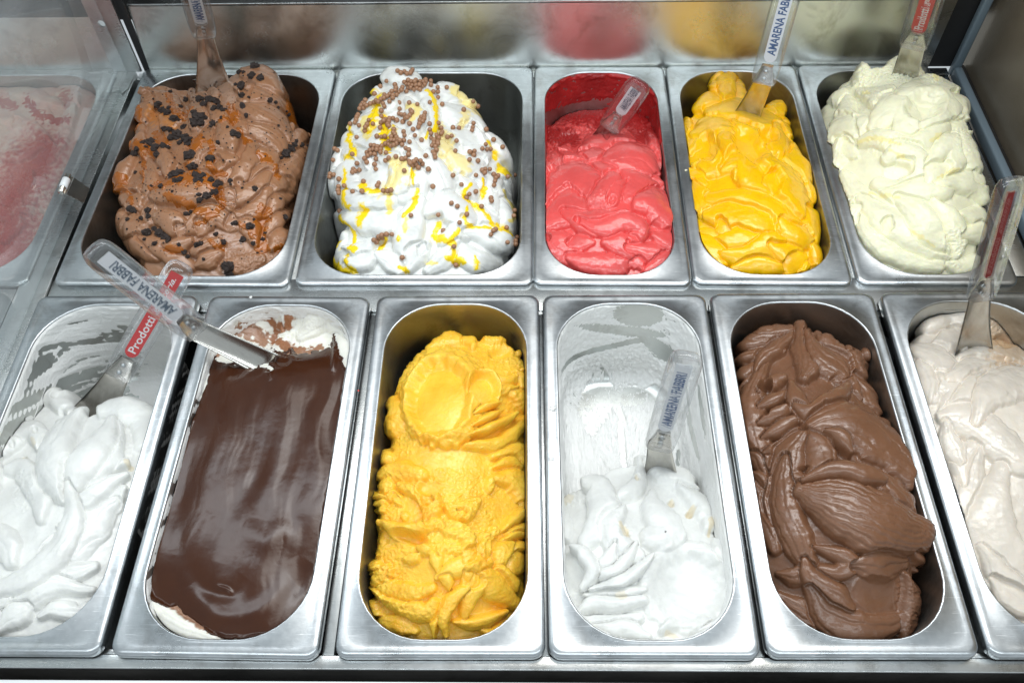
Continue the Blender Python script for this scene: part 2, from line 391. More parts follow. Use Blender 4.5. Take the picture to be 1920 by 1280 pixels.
    def layer(s, name, mat, field, thr=.4, thick=1.2, parent=None, label=None):
        """a coating or syrup: lies on the finished surface where field > thr, edges tucked under"""
        U, V, Z = s.fin; N = s.NRM
        t = np.clip((field-thr)/.35, -1, 1)*thick; t = np.where(t > 0, np.sqrt(np.clip(t/thick, 0, 1))*thick, t)
        V3 = np.stack([U+N[0]*t, V+N[1]*t, Z+N[2]*t], -1).reshape(-1, 3)
        k = (field > thr-.2) & (s.B > s.floor+8)
        kf = k[:-1, :-1] | k[1:, :-1] | k[:-1, 1:] | k[1:, 1:]
        idx = np.arange(s.nx*s.ny).reshape(s.ny, s.nx)
        F = np.stack([idx[:-1, :-1], idx[:-1, 1:], idx[1:, 1:], idx[1:, :-1]], -1)[kf]
        used = np.zeros(len(V3), bool); used[F.ravel()] = True; mp = np.cumsum(used)-1
        me = npmesh(name, V3[used], mp[F]); o = link(name, me, mat, parent or s.obj)
        if label: o['label'] = label
        return o
    def surf(s, px, py):
        """world point (mm) of the finished surface seen at a photo pixel, with its normal"""
        U, V, Z = s.fin
        if not hasattr(s, 'fpx'):
            x, y = s.pan.world(U, V); s.fx, s.fy = x, y; s.fpx, s.fpy = project(x, y, Z+s.pan.z)
        d = (s.fpx-px)**2+(s.fpy-py)**2+np.where(s.B < s.floor+20, 400, 0); m = d.min()
        cand = d < m+6.; dist = np.where(cand, (s.fx-CAM_C[0])**2+(s.fy-CAM_C[1])**2+(Z-CAM_C[2])**2, 1e12)
        i = np.unravel_index(dist.argmin(), d.shape)
        return np.array([s.fx[i], s.fy[i], Z[i]+s.pan.z]), np.array([s.NRM[0][i], s.NRM[1][i], s.NRM[2][i]]), m
def residue(pan, key, mat, field, parent=None, name='smear', back=.0, dens=1.0, label=None):
    """ice cream left on the steel: a skin over the inside of the pan, thick where field > 0, behind the steel elsewhere"""
    nr = 130; zs = list(-np.linspace(1, 100, 112)); rings = []; nrm = []
    def ring(q, z):
        a, b, r = q; per = 2*math.pi*r+4*(a-r)+4*(b-r); n = 1100
        P = rrect(0, 0, a, b, r, z, 60, 40); return P
    for z in zs: rings.append(ring(pan_half(pan.w, z), z))
    q = pan_half(pan.w, -100)
    for i in range(1, 26):
        t = R(90*i/25); o = 18*(1-math.cos(t)); rings.append(ring((q[0]-o, q[1]-o, q[2]-o), -100-18*math.sin(t)))
    for k in np.linspace(.99, .02, 60): rings.append(ring(((q[0]-18)*k, (q[1]-18)*k, 29*k), -118))
    A = np.array(rings); du = np.roll(A, -1, 1)-np.roll(A, 1, 1); dv = np.gradient(A, axis=0)
    N = np.cross(dv, du); N /= np.linalg.norm(N, axis=2, keepdims=True)+1e-9
    cen = np.array([0, 0, 20.])-A; N *= np.sign((N*cen).sum(2, keepdims=True))+.0
    x, y = pan.world(A[..., 0], A[..., 1]); px, py = project(x, y, A[..., 2]+pan.z)
    th = field(px, py, A[..., 0], A[..., 1], A[..., 2])
    s_ = np.cumsum(np.linalg.norm(du, axis=2)/2, 1)
    th = np.clip(th, -.8, 6)
    th = th*smooth01((-A[..., 2]-.5)/3)-.1
    P3 = A+N*(th[..., None]+.05)
    k = th > -.45; n = A.shape[1]; idx = np.arange(A.shape[0]*n).reshape(A.shape[0], n)
    j = np.roll(idx, -1, 1); F = np.stack([idx[:-1], j[:-1], j[1:], idx[1:]], -1)
    kf = k[:-1] | k[1:] | np.roll(k, -1, 1)[:-1]; F = F[kf]
    V3 = P3.reshape(-1, 3); used = np.zeros(len(V3), bool); used[F.ravel()] = True; mp = np.cumsum(used)-1
    me = npmesh(name, V3[used], mp[F]); o = link(name, me, mat, parent)
    if parent is None:
        cx, cyy = pan.world(0, 0); o.location = (cx*MM, cyy*MM, pan.z*MM); o.rotation_euler = (0, 0, pan.rot)
    if label: o['label'] = label
    return o
def blob(px, py, cx, cy, rx, ry, ang=0):
    a = R(ang); dx, dy = px-cx, py-cy; return 1-np.hypot((dx*math.cos(a)+dy*math.sin(a))/rx, (-dx*math.sin(a)+dy*math.cos(a))/ry)
def gelmat(name, base, tint=None, rough=.34, sss=.5, radius=(4, 3, 2.5), dark=None, bumps=(.25, .5), coat=.0, spec=.5, tintrough=None, var=.06, crumb_rough=.15):
    m, nt, p, N, L = newmat(name)
    n1 = noise_node(nt, 35, 4, .6); n2 = noise_node(nt, 420, 3, .65); n3 = noise_node(nt, 110, 4, .6, None, .8)
    b2 = tuple(c*(1-var*2.2) for c in base)
    if dark: b2 = dark
    c = ramp(nt, n1.outputs[0], .36, b2, .6, base).outputs[0]
    vc = nt.nodes.new('ShaderNodeVertexColor'); vc.layer_name = 'tint'
    sp = nt.nodes.new('ShaderNodeSeparateColor'); L.new(vc.outputs[0], sp.inputs[0])
    if tint: c = mixc(nt, sp.outputs[0], c, tint)
    L.new(c, p.inputs['Base Color'])
    p.inputs['Subsurface Weight'].default_value = sss; p.inputs['Subsurface Radius'].default_value = radius; p.inputs['Subsurface Scale'].default_value = .00045
    p.inputs['Specular IOR Level'].default_value = spec; p.inputs['Coat Weight'].default_value = coat; p.inputs['Coat Roughness'].default_value = .10
    r = nt.nodes.new('ShaderNodeMath'); r.operation = 'MULTIPLY_ADD'; r.inputs[1].default_value = crumb_rough; r.inputs[2].default_value = rough
    L.new(sp.outputs[1], r.inputs[0]); rr = r.outputs[0]
    if tintrough is not None:
        q = nt.nodes.new('ShaderNodeMix'); L.new(sp.outputs[0], q.inputs[0]); L.new(rr, q.inputs[2]); q.inputs[3].default_value = tintrough; rr = q.outputs[0]
    L.new(rr, p.inputs['Roughness'])
    a = nt.nodes.new('ShaderNodeMath'); a.operation = 'MULTIPLY_ADD'; a.inputs[1].default_value = bumps[0]; L.new(n2.outputs[0], a.inputs[0])
    s2 = nt.nodes.new('ShaderNodeMath'); s2.operation = 'MULTIPLY'; s2.inputs[1].default_value = bumps[1]; L.new(n3.outputs[0], s2.inputs[0]); L.new(s2.outputs[0], a.inputs[2])
    bump(nt, p, a.outputs[0], .0014, 1.0)
    return m
def lay(G, rows, g=.9, seed=1, tlt=2.6, tp=(.35, .9, 1, .5), hs=1.0, ws=1.0, **kw):
    rn = random.Random(seed)
    for a in rows: G.stroke(a[0], a[1]*ws, a[2]*hs, a[3] if len(a) > 3 else 0, g=a[4] if len(a) > 4 else g, tilt=rn.uniform(-tlt, tlt), tp=tp, **kw)

gelmat('gel_choc', (.195, .090, .047), rough=0.27, sss=.25, radius=(2.5,1.2,.8), spec=.45, bumps=(.12,.25), coat=0.20)
gelmat('gel_mango', (.98, .60, .06), rough=0.24, sss=.5, radius=(5,3,.8), spec=.5, bumps=(.5,.6), dark=(.95,.49,.03), coat=0.20)
gelmat('gel_yellow', (.98, .56, .002), rough=0.18, sss=.5, radius=(5,3,.5), spec=.5, bumps=(.1,.3), dark=(.96,.50,.002), coat=0.30)
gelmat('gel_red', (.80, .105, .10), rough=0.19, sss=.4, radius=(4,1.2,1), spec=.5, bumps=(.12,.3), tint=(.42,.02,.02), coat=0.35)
gelmat('gel_cream', (.92, .90, .66), rough=0.27, sss=.5, radius=(5,4,2), spec=.45, bumps=(.25,.4), tint=(.90,.80,.38), coat=0.12)
gelmat('gel_white', (.84, .85, .82), rough=0.24, sss=.5, radius=(4,4,3.5), spec=.5, bumps=(.1,.25), tint=(.95,.74,.10), tintrough=.14, coat=0.25)
gelmat('gel_milk', (.80, .805, .78), rough=0.28, sss=.5, radius=(4,4,3.5), spec=.45, bumps=(.15,.3), tint=(.74,.64,.44), coat=0.15)
gelmat('gel_beige', (.76, .69, .60), rough=0.24, sss=.45, radius=(4,3,2), spec=.5, bumps=(.15,.3), tint=(.60,.42,.26), coat=0.25)
gelmat('gel_brown', (.36, .175, .09), rough=0.24, sss=.25, radius=(3,1.5,1), spec=.5, bumps=(.12,.3), tint=(.62,.22,.03), tintrough=.1, coat=0.35)
gelmat('gel_panna', (.84, .83, .76), rough=0.27, sss=.45, radius=(4,4,3), spec=.45, bumps=(.15,.3), tint=(.30,.13,.06))
gelmat('chocolate', (.050, .0150, .0052), rough=.19, sss=.0, spec=.33, bumps=(.01,.06), dark=(.043,.0125,.0045), coat=.0)
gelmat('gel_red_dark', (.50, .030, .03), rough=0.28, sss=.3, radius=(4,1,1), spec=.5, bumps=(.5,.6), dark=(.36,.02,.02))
def liquid(name, col, dens, rough=.06):
    m, nt, p, N, L = newmat(name)
    p.inputs['Base Color'].default_value = (*col, 1); p.inputs['Roughness'].default_value = rough
    p.inputs['Transmission Weight'].default_value = dens; p.inputs['IOR'].default_value = 1.4; p.inputs['Coat Weight'].default_value = .3
    p.inputs['Coat Roughness'].default_value = .04
liquid('caramel', (.50, .145, .016), .35); liquid('syrup', (.95, .68, .012), .0)
plain('ball', (.34, .175, .095), .3)
m = plain('cookie', (.026, .016, .013), .75); nt = m.node_tree; n_ = noise_node(nt, 900, 3, .7); bump(nt, nt.nodes['Principled BSDF'], n_.outputs[0], .0012)
plain('dark_metal', (.05, .048, .048), .35, .6); plain('dark_gap', (.035, .036, .038), .45, .5)
plain('white_plastic', (.78, .80, .82), .35); plain('gasket', (.16, .21, .25), .38); plain('label_white', (.80, .82, .85), .5); plain('label_red', (.62, .02, .02), .45)
plain('ink_blue', (.03, .09, .24), .5); plain('ink_white', (.85, .85, .85), .5); plain('ink_grey', (.10, .14, .19), .5)
def clear(name, tint, mixf, haze, hazecol=(.9, .95, 1.), rough=.0, ior=1.49, dust=True):  # haze adds diffuse white, painting reflected light on the pane; dust goes unused
    m = bpy.data.materials.new(name); m.use_nodes = True; MATS[name] = m; nt = m.node_tree; N = nt.nodes; L = nt.links
    N.remove(N['Principled BSDF']); out = N['Material Output']
    tr = N.new('ShaderNodeBsdfTransparent'); tr.inputs[0].default_value = (*tint, 1)
    gl = N.new('ShaderNodeBsdfGlass'); gl.inputs['IOR'].default_value = ior; gl.inputs['Roughness'].default_value = rough; gl.inputs[0].default_value = (*tint, 1)
    g2 = N.new('ShaderNodeBsdfGlossy'); g2.inputs['Roughness'].default_value = .03
    lwt = N.new('ShaderNodeLayerWeight'); pw = N.new('ShaderNodeMath'); pw.operation = 'POWER'; pw.inputs[1].default_value = 4.5; L.new(lwt.outputs['Facing'], pw.inputs[0]); fr = N.new('ShaderNodeMath'); fr.operation = 'MULTIPLY_ADD'; fr.inputs[1].default_value = .9; fr.inputs[2].default_value = .045; L.new(pw.outputs[0], fr.inputs[0])
    m1 = N.new('ShaderNodeMixShader'); L.new(fr.outputs[0], m1.inputs[0]); L.new(tr.outputs[0], m1.inputs[1]); L.new(g2.outputs[0], m1.inputs[2])
    m2 = N.new('ShaderNodeMixShader'); m2.inputs[0].default_value = mixf; L.new(m1.outputs[0], m2.inputs[1]); L.new(gl.outputs[0], m2.inputs[2])
    df = N.new('ShaderNodeBsdfDiffuse'); df.inputs[0].default_value = (*hazecol, 1)
    m3 = N.new('ShaderNodeMixShader'); L.new(m2.outputs[0], m3.inputs[1]); L.new(df.outputs[0], m3.inputs[2])
    n = noise_node(nt, 6, 4, .6, ((1, 1, 3), (0, 0, .3))); r = N.new('ShaderNodeMapRange'); r.inputs[1].default_value = .3; r.inputs[2].default_value = .7
    r.inputs[3].default_value = haze*.55; r.inputs[4].default_value = haze*1.45; L.new(n.outputs[0], r.inputs[0]); L.new(r.outputs[0], m3.inputs[0])
    L.new(m3.outputs[0], out.inputs[0]); return m
clear('acrylic', (.99, .993, 1.0), .32, .015); clear('pane', (.96, .985, .98), 0.0, .13)  # pane: pale haze put into the material for the glass's white reflection
m, nt, p, N, L = newmat('side_panel'); n_ = noise_node(nt, 5, 4, .6); L.new(ramp(nt, n_.outputs[0], .35, (.20, .165, .12), .7, (.30, .25, .19)).outputs[0], p.inputs['Base Color'])
p.inputs['Roughness'].default_value = .3; p.inputs['Metallic'].default_value = .5; n3 = noise_node(nt, 500, 2, .5); bump(nt, p, n3.outputs[0], .0002)
gelmat('gel_pink', (.60, .38, .32), rough=0.34, sss=.4, radius=(4,2,2), spec=.4, bumps=(.4,.5), tint=(.36,.018,.012), dark=(.58,.46,.38))
steel('steel_back', (.60, .63, .60), (.74, .76, .73), .20, .30, (10, 2, 60), .5)
steel('fascia', (.10, .095, .09), (.17, .16, .15), .35, .5, (20, 1, 1), .5)
gelmat('gel_film', (.92, .925, .91), rough=.34, sss=.12, radius=(3,3,3), spec=.5, bumps=(.5,.5), var=.02)
plain('label_dark_red', (.30, .012, .012), .4); plain('ink_faint', (.45, .16, .14), .5)

# ---------------------------------------------------------------- pans in place
PB = 'steel pan '
for key, x, y, rot, w, z, lab in [
    ('F1', -444.2, 0, .0, 165, 0, 'steel pan smeared white, front row far left, two crossed spatulas above it'),
    ('F2', -271.6, -.4, -.0118, 165, 0, 'steel pan holding the smooth sheet of dark chocolate over white ice cream'),
    ('F3', -93.9, -1, .0043, 165, 0, 'steel pan in the front row with rough mango yellow ice cream'),
    ('F4', 73.9, -.6, .0016, 165, 0, 'steel pan scraped half empty so its bare floor shows, white ice cream at its front'),
    ('F5', 243.3, .8, .0027, 165, 0, 'steel pan holding the ribbed milk chocolate ice cream in the front row'),
    ('F6', 414.3, 1.5, .0007, 165, 0, 'steel pan of beige ice cream cut off by the right edge, front row'),
    ('B1', -441, 379.2, -.013, 250, -6.5, 'wide steel pan holding brown ice cream with dark cookie crumbs'),
    ('B2', -186, 378.2, -.0044, 250, -6.5, 'wide steel pan holding white ice cream dotted with chocolate balls'),
    ('B3', 63.3, 377.9, -.011, 165, -6.5, 'narrow steel pan holding the strawberry red ice cream'),
    ('B4', 229.7, 378.1, -.0119, 165, -6.5, 'narrow steel pan in the back row with bright yellow ice cream'),
    ('B5', 398.9, 377, -.0059, 165, -6.5, 'steel pan heaped with pale cream ice cream at the back right corner')]:
    make_pan(key, x, y, rot, w, z, lab)
# ---------------------------------------------------------------- the case round them (the setting)
def sheet(name, mat, *b, bev=.8, **kw):
    o = link(name, box_mesh(name, *b, bev=bev), mat); return prop(o, kind='structure', **kw)
sheet('front_rail', 'steel_sheet', -700, 760, -8, 3, -15, -10.5)
sheet('front_fascia', 'fascia', -700, 760, -7, -1, -70, -15.5)
sheet('front_ledge', 'dark_metal', -700, 760, -60, -8.5, -80, -60)
sheet('front_trim', 'white_plastic', -700, 760, -44, -16.5, -24, -12)
sheet('middle_rail', 'steel_sheet', -444, 640, 347, 390, -60, -11.5)
sheet('back_rail', 'steel_sheet', -444, 592, 724, 737, -60, -13)
sheet('case_floor', 'dark_gap', -760, 800, -60, 760, -190, -150)
for i, (x, y0, y1) in enumerate([(-101.5, 3, 347), (70.5, 3, 347), (240, 3, 347), (-189, 390, 724), (62, 390, 724), (228, 390, 724), (395, 390, 724)]):
    sheet('divider_bar', 'steel_sheet', x-5, x+5, y0+.5, y1-.5, -40, -14)
for x, w in ((-275, 14), (411, 16)):
    sheet('divider_pin', 'steel_sheet', x-w/2, x+w/2, 3.5, 8, -20, -13); sheet('divider_pin', 'steel_sheet', x-w/2, x+w/2, 340, 346.5, -20, -13)
sheet('left_rail', 'steel_sheet', -477, -444.8, -8, 733, -60, -9)
sheet('right_rail', 'steel_sheet', 566, 588, 392, 723.5, -60, -12.6); sheet('right_groove', 'dark_gap', 588.5, 595, -8, 733, -60, -20)
sheet('right_rail', 'steel_sheet', 582, 588, -8, 346, -60, -12.6)
# back panel: leans back, brushed sheet with a bright folded top edge, dark recess above
def slab(name, mat, P, t=(0, 3, 0), kind='structure', parent=None):
    P = [np.array(p, float) for p in P]; t = np.array(t, float); me = bpy.data.meshes.new(name)
    me.from_pydata([tuple(p*MM) for p in P]+[tuple((p+t)*MM) for p in P], [], [(0, 1, 2, 3), (7, 6, 5, 4), (0, 4, 5, 1), (1, 5, 6, 2), (2, 6, 7, 3), (3, 7, 4, 0)]); me.update()
    o = link(name, me, mat, parent)
    if kind: o['kind'] = kind
    return o
slab('back_panel', 'steel_back', [(-429, 737.5, -14), (533, 737.5, -14), (533, 748, 76), (-429, 748, 76)])
sheet('back_panel_edge', 'steel_sheet', -429, 533, 748, 775, 76.5, 79)
slab('back_recess', 'dark_metal', [(-760, 775, 40), (760, 775, 40), (760, 775, 420), (-760, 775, 420)])
slab('back_panel', 'steel_back', [(-760, 737.5, -14), (-474.5, 737.5, -14), (-474.5, 748, 62), (-760, 748, 62)])
slab('corner_gap', 'dark_gap', [(-438, 741, -14), (-429.5, 741, -14), (-429.5, 744, 300), (-438, 744, 300)])
slab('corner_gap', 'dark_gap', [(533.5, 741, -14), (600, 741, -14), (600, 744, 300), (533.5, 744, 300)])
slab('corner_post', 'steel_sheet', [(536, 728, -12), (566, 733, -12), (566, 733, 240), (536, 728, 240)], (0, 4, 0))
# left corner plate with a punched hole
bm = bmesh.new(); hx, hz, hr = -462, 62, 4.2
outer = [(-474, -8), (-438.5, -8), (-438.5, 300), (-474, 300)]
ring_in = [(hx+hr*math.cos(R(a)), hz+hr*1.2*math.sin(R(a))) for a in range(0, 360, 15)]
vo = [bm.verts.new((x*MM, .7335, z*MM)) for x, z in outer]; vi = [bm.verts.new((x*MM, .7335, z*MM)) for x, z in ring_in]
eo = [bm.edges.new((vo[i], vo[(i+1) % 4])) for i in range(4)]; ei = [bm.edges.new((vi[i], vi[(i+1) % 24])) for i in range(24)]
bmesh.ops.triangle_fill(bm, edges=eo+ei, use_beauty=True)
r_ = bmesh.ops.extrude_face_region(bm, geom=bm.faces[:]); bmesh.ops.translate(bm, verts=[v for v in r_['geom'] if isinstance(v, bmesh.types.BMVert)], vec=(0, .003, 0))
bmesh.ops.recalc_face_normals(bm, faces=bm.faces[:])
me = bpy.data.meshes.new('corner_plate'); bm.to_mesh(me); bm.free(); prop(link('corner_plate', me, 'steel_sheet'), kind='structure')
slab('corner_gusset', 'steel_sheet', [(-473, 733, -8.4), (-445, 733, -8.4), (-447, 700, -8.4), (-452, 690, -8.4)], (0, 0, .8))
# right side: blue-grey gasket round a brown side panel
slab('side_wall', 'side_panel', [(613, -60, -60), (613, 760, -60), (613, 760, 320), (613, -60, 320)], (4, 0, 0))
sheet('side_gasket', 'gasket', 595.5, 606, -60, 727, -20, -4, bev=2.5); sheet('side_gasket', 'gasket', 595.5, 606, 727.5, 738, -20, 300, bev=2.5)
sheet('side_gasket_lip', 'dark_metal', 606.5, 612, -60, 736, -20, -8)
# left glass partition
t = empty('glass_partition', (-458, 350, -8), 'upright clear glass partition along the left side of the pans, its white reflection painted in as haze', 'glass partition')
link('pane', box_mesh('pane', -2.5, 2.5, -390, 381, 0, 330, .6), 'pane', t)
def clip(px, py, z, lab):
    P = at(px, py, z)
    t = empty('glass_clip', P, lab, 'clip', 'clips on the glass partition')
    slab('clip_plate', 'steel_blade', [(5, -13, 2), (16, -10, -14), (16, 12, -14), (5, 13, 2)], (.9, 0, .5), None, t)
    slab('clip_plate', 'steel_blade', [(-4, -13, 2), (5, -13, 2.8), (5, 13, 2.8), (-4, 13, 2)], (0, 0, .9), None, t)
    for nm, mt, r, y0, y1 in (('pin', 'steel_blade', 3.2, -14, 14), ('sleeve', 'white_plastic', 4.3, -6, 7)):
        rings = [np.array([(1+rr*math.cos(R(a)), yy, 6+rr*math.sin(R(a))) for a in range(0, 360, 20)]) for rr, yy in ((r-.6, y0), (r, y0+.6), (r, y1-.6), (r-.6, y1))]
        link(nm, loft(nm, rings, cap0=True, cap1=True), mt, t)
clip(124, 352, 26, 'small steel clip with white sleeve low on the left glass partition'); clip(178, 22, 70, 'steel clip with white sleeve at the top left corner of the glass')
# red ice cream pan beyond the glass
sheet('left_bay_plate', 'steel_sheet', -760, -478, -7.5, 376, -40, -9.5); sheet('left_bay_plate', 'steel_sheet', -760, -720, 376.5, 736, -40, -9.5)
sheet('left_bay_strip', 'steel_sheet', -719, -478, 728, 736.5, -60, -18)
make_pan('B0', -718, 379.2, 0, 250, -6.5, 'wide steel pan beyond the left glass partition holding the pink and red ice cream')

# ---- F5 ribbed milk chocolate
V = (1320, 540, .578)
G = Gel(PANS['F5'], V, [(120,200,-22),(300,110,-14),(480,200,-14),(200,400,-6),(420,380,6),(560,400,-16),(320,650,4),(600,650,4),(190,700,-18),(500,800,12),(700,820,-6),(300,950,-12),(520,980,-6),(680,980,-26),(420,1140,-26),(600,1130,-30),(330,1060,-24)],
  outline=pp('60,260,-20 80,160,-22 150,112,-24 290,92,-22 385,118,-22 445,180,-22 525,190,-28 568,240,-34 560,330,-36 590,430,-36 615,500,-34 695,590,-34 700,640,-38 690,740,-40 725,800,-40 715,880,-50 700,960,-54 700,1060,-54 700,1230,-50 200,1230,-30 100,900,-20'), drop=13, floor=-100, seed=5, edge_n=2, inset=8.5)
lay(G, [('85,215 150,185 230,165 300,160',26,7,2),('95,252 160,225 230,210 265,205',24,7,2),('105,305 150,275 195,250',22,6,0),('115,345 165,305 200,290',22,6,0),('140,130 200,106 260,104 305,122',24,6,2),('88,192 160,152 240,138 300,150',24,6,2),
 ('135,400 150,350 190,300',24,6,2),('200,250 170,330 165,420 185,510 230,575',46,9,5),('150,540 175,560 200,600',26,5,2),('155,600 190,620 215,660',26,5,2),
 ('165,285 190,240 235,200 300,160',30,9,2),('180,350 220,320 265,300',24,9,0),('180,400 220,378 275,352',26,9,0),('180,452 230,430 290,400',26,10,0),('190,495 240,470 310,432',26,10,0),('200,545 255,520 322,462',28,9,2),
 ('370,130 410,180 450,240 470,300 480,370',60,8,4),('455,215 510,198 550,240 556,300 545,350',30,9,0),('480,290 530,350 560,420 590,500',38,6,3),('440,330 480,400 540,450 590,480',40,5,2),
 ('305,140 325,200 335,260 320,300',50,9,6),('330,160 370,230 430,270 450,300',45,8,4),('285,320 300,370 330,420 330,450',40,9,0),('300,400 350,420 400,390 450,340',45,11,0),
 ('330,470 400,445 480,460 580,520 680,620',74,10,4),('385,480 430,500 462,545',26,13,0),('330,480 365,530 380,600 340,640',55,9,3),('322,480 285,540 280,620 330,650',62,9,4),
 ('165,640 200,740 235,850',46,6,3),('225,620 235,700 255,780',44,7,3),('275,560 262,640 275,740 320,860 350,900',56,9,5),('540,610 600,680 660,770',60,7,4),
 ('320,665 420,705 550,770 705,812',104,13,11,1.5),('330,640 420,610 500,625 560,640',40,14,0),('360,840 420,858 470,890 430,920 380,905',34,7,0),
 ('240,930 300,940 350,900',34,6,3),('330,880 350,940 430,1000 470,1040',46,9,2),('240,1000 310,1050 380,1090',50,6,4),('340,970 400,1060 500,1110 620,1080',62,6,3),('480,900 560,900 640,890',60,4,3),('670,850 705,900 695,960',28,7,0),('645,930 665,1000 650,1080 640,1130',34,7,2)], g=1.4, hs=1.25)
G.hollow(205,330,26,22,0,3,.5); G.pit(320,462,16,4); G.pit(210,325,20,5); G.pit(210,420,16,4)
G.hollow(560,990,75,60,20,2,.4)
for a in [(520,240,50,60,.7),(655,1010,40,120,.9),(320,300,60,60,.3),(700,800,30,40,.6),(380,150,60,40,.4)]: G.crumb(*a)
G.finish('ice_cream','gel_choc','ribbed milk chocolate ice cream piled in deep curved folds',noise=(.6,.08),crumb=1.6)

# ---- F3 mango
V7, V8 = (620, 540, .2813), (620, 880, .3125)
G = Gel(PANS['F3'], V7, [(850,300,-24),(1180,360,-24),(760,600,4),(740,800,12),(1050,700,2),(420,900,-16),(1250,800,-22),(560,1100,2),(420,1240,-8),(900,1200,4),(1230,1150,-24),(700,1600,8),(900,1900,4),(400,1700,-6),(1250,1700,-26),(600,2100,-6),(1000,2150,-16),(400,2150,-22),(900,2350,-22),(600,2350,-22),(1280,2000,-34)],
  outline=pp('395,720,-34 415,620,-32 480,560,-32 525,480,-32 560,430,-32 655,350,-32 740,305,-32 850,262,-32 900,290,-32 955,325,-34 1050,310,-34 1150,300,-34 1230,325,-36 1300,390,-36 1400,500,-34 1400,960,-34 1400,1100,-34 1400,2600,-34 300,2700,-40 215,2250,-44 200,2050,-40 205,1850,-36 235,1700,-36 240,1500,-34 270,1260,-36 310,1160,-36 330,980,-36 320,760,-40'), drop=13, floor=-105, seed=11, edge_n=2.5, inset=6.5)
lay(G, [('990,330 1080,340 1180,310 1260,380 1270,450',60,8,0),('760,310 850,300 920,340 950,400',60,8,0),('550,480 650,390 760,350 850,360',56,8,2),('470,600 520,520 580,460',56,7,0),('440,640 450,600 480,580',34,6,0),
 ('1070,600 1140,640 1230,600 1290,560',44,8,0),('1080,680 1160,700 1270,680',40,7,0),('1220,560 1280,640 1290,720',50,7,0),('1180,720 1260,740 1300,820',60,7,3),
 ('890,1060 1000,1060 1120,1040 1230,950 1290,870',60,8,3),('360,790 420,760 470,820 440,930 350,1000',60,8,3),('340,1060 380,1130 330,1180',46,7,0),('1060,1130 1160,1090 1240,1080 1300,1160 1310,1250',60,8,2),('1080,1200 1180,1160 1250,1200',46,7,2)], g=.9, seed=3)
G.bumpup(760,740,300,340,8,15,2.6)
lay(G, [('900,1000 1000,960 1120,900 1195,850',40,15,0),('920,935 1010,890 1100,830',34,16,0),('930,865 1000,820 1090,780',30,15,0)], seed=4)
G.bumpup(1010,690,110,130,10,16)
G.hollow(735,760,185,255,12,1.5,1.0,.8,.97); G.hollow(1000,695,95,105,0,.6,1.0,.75,.9); G.hollow(1130,435,90,45,0,7,.6,.5,.5)
G.v = V8
lay(G, [('150,60 250,140 330,170',60,7,0),('250,200 330,150 420,170',50,8,0),('300,60 420,20 560,40',70,8,0),('440,110 560,150 610,230 600,320',80,9,0),
 ('330,330 400,370 480,388 590,350',56,13,0),('230,300 260,230 330,200',50,8,3),('230,560 280,600 350,640',60,7,3),
 ('980,60 1080,60 1180,160 1190,240',84,9,2),('1010,370 1100,290 1180,245',38,9,0),('1040,385 1110,352 1180,322',30,7,0),('1020,432 1090,402 1170,392',30,7,0),('990,590 1030,500 1075,455',64,8,0),('1080,525 1120,470 1165,448',36,7,0),
 ('1040,640 1120,560 1180,520',70,5,2),('940,640 1000,620 1070,690 1090,730',50,9,0),('800,870 830,740 900,660 1000,740 1095,800',84,9,0),('740,900 820,925 920,905 1035,855',50,8,2),('900,960 980,980 1030,930',40,6,2),
 ('700,230 780,260 860,200',70,8,0),('640,330 740,380 800,440 760,500',70,8,0),('640,640 740,600 860,560 940,560',70,8,0),('690,985 680,880 720,780 810,690',46,12,2,1.2),('620,1000 620,880 600,800',30,8,0),
 ('220,740 250,820 290,930 340,990',56,9,0),('250,640 350,760 480,840 590,850 640,780',66,9,0),('240,640 360,700 500,740 620,700',60,6,0),('300,900 420,930 520,960',60,6,4)], g=1.0, seed=6)
G.filler(26,(26,50),(3,7),(0,3),.8,0,90,(220,80,1000,700),2.2,3)
G.hollow(490,420,120,40,8,5,.5,.5,.8); G.hollow(600,120,80,60,0,1,.4)
for a in [(650,100,420,120,.7),(760,330,260,240,1.0),(330,560,190,160,.85),(330,250,110,140,.8),(500,780,260,120,.6),(300,60,120,100,.6),(900,520,130,160,.7),(720,850,60,120,.5)]: G.crumb(*a)
G.v = V7
for a in [(700,1000,280,90,.8),(560,560,120,120,.6),(1130,420,160,130,.5),(1140,760,150,120,.5),(450,1000,140,160,.6),(700,400,200,100,.4),(1240,560,90,120,.5)]: G.crumb(*a)
G.finish('ice_cream','gel_mango','rough mango yellow ice cream with one smooth oval spatula mark on top',noise=(.7,.22),crumb=2.3,crumb_scale=6)
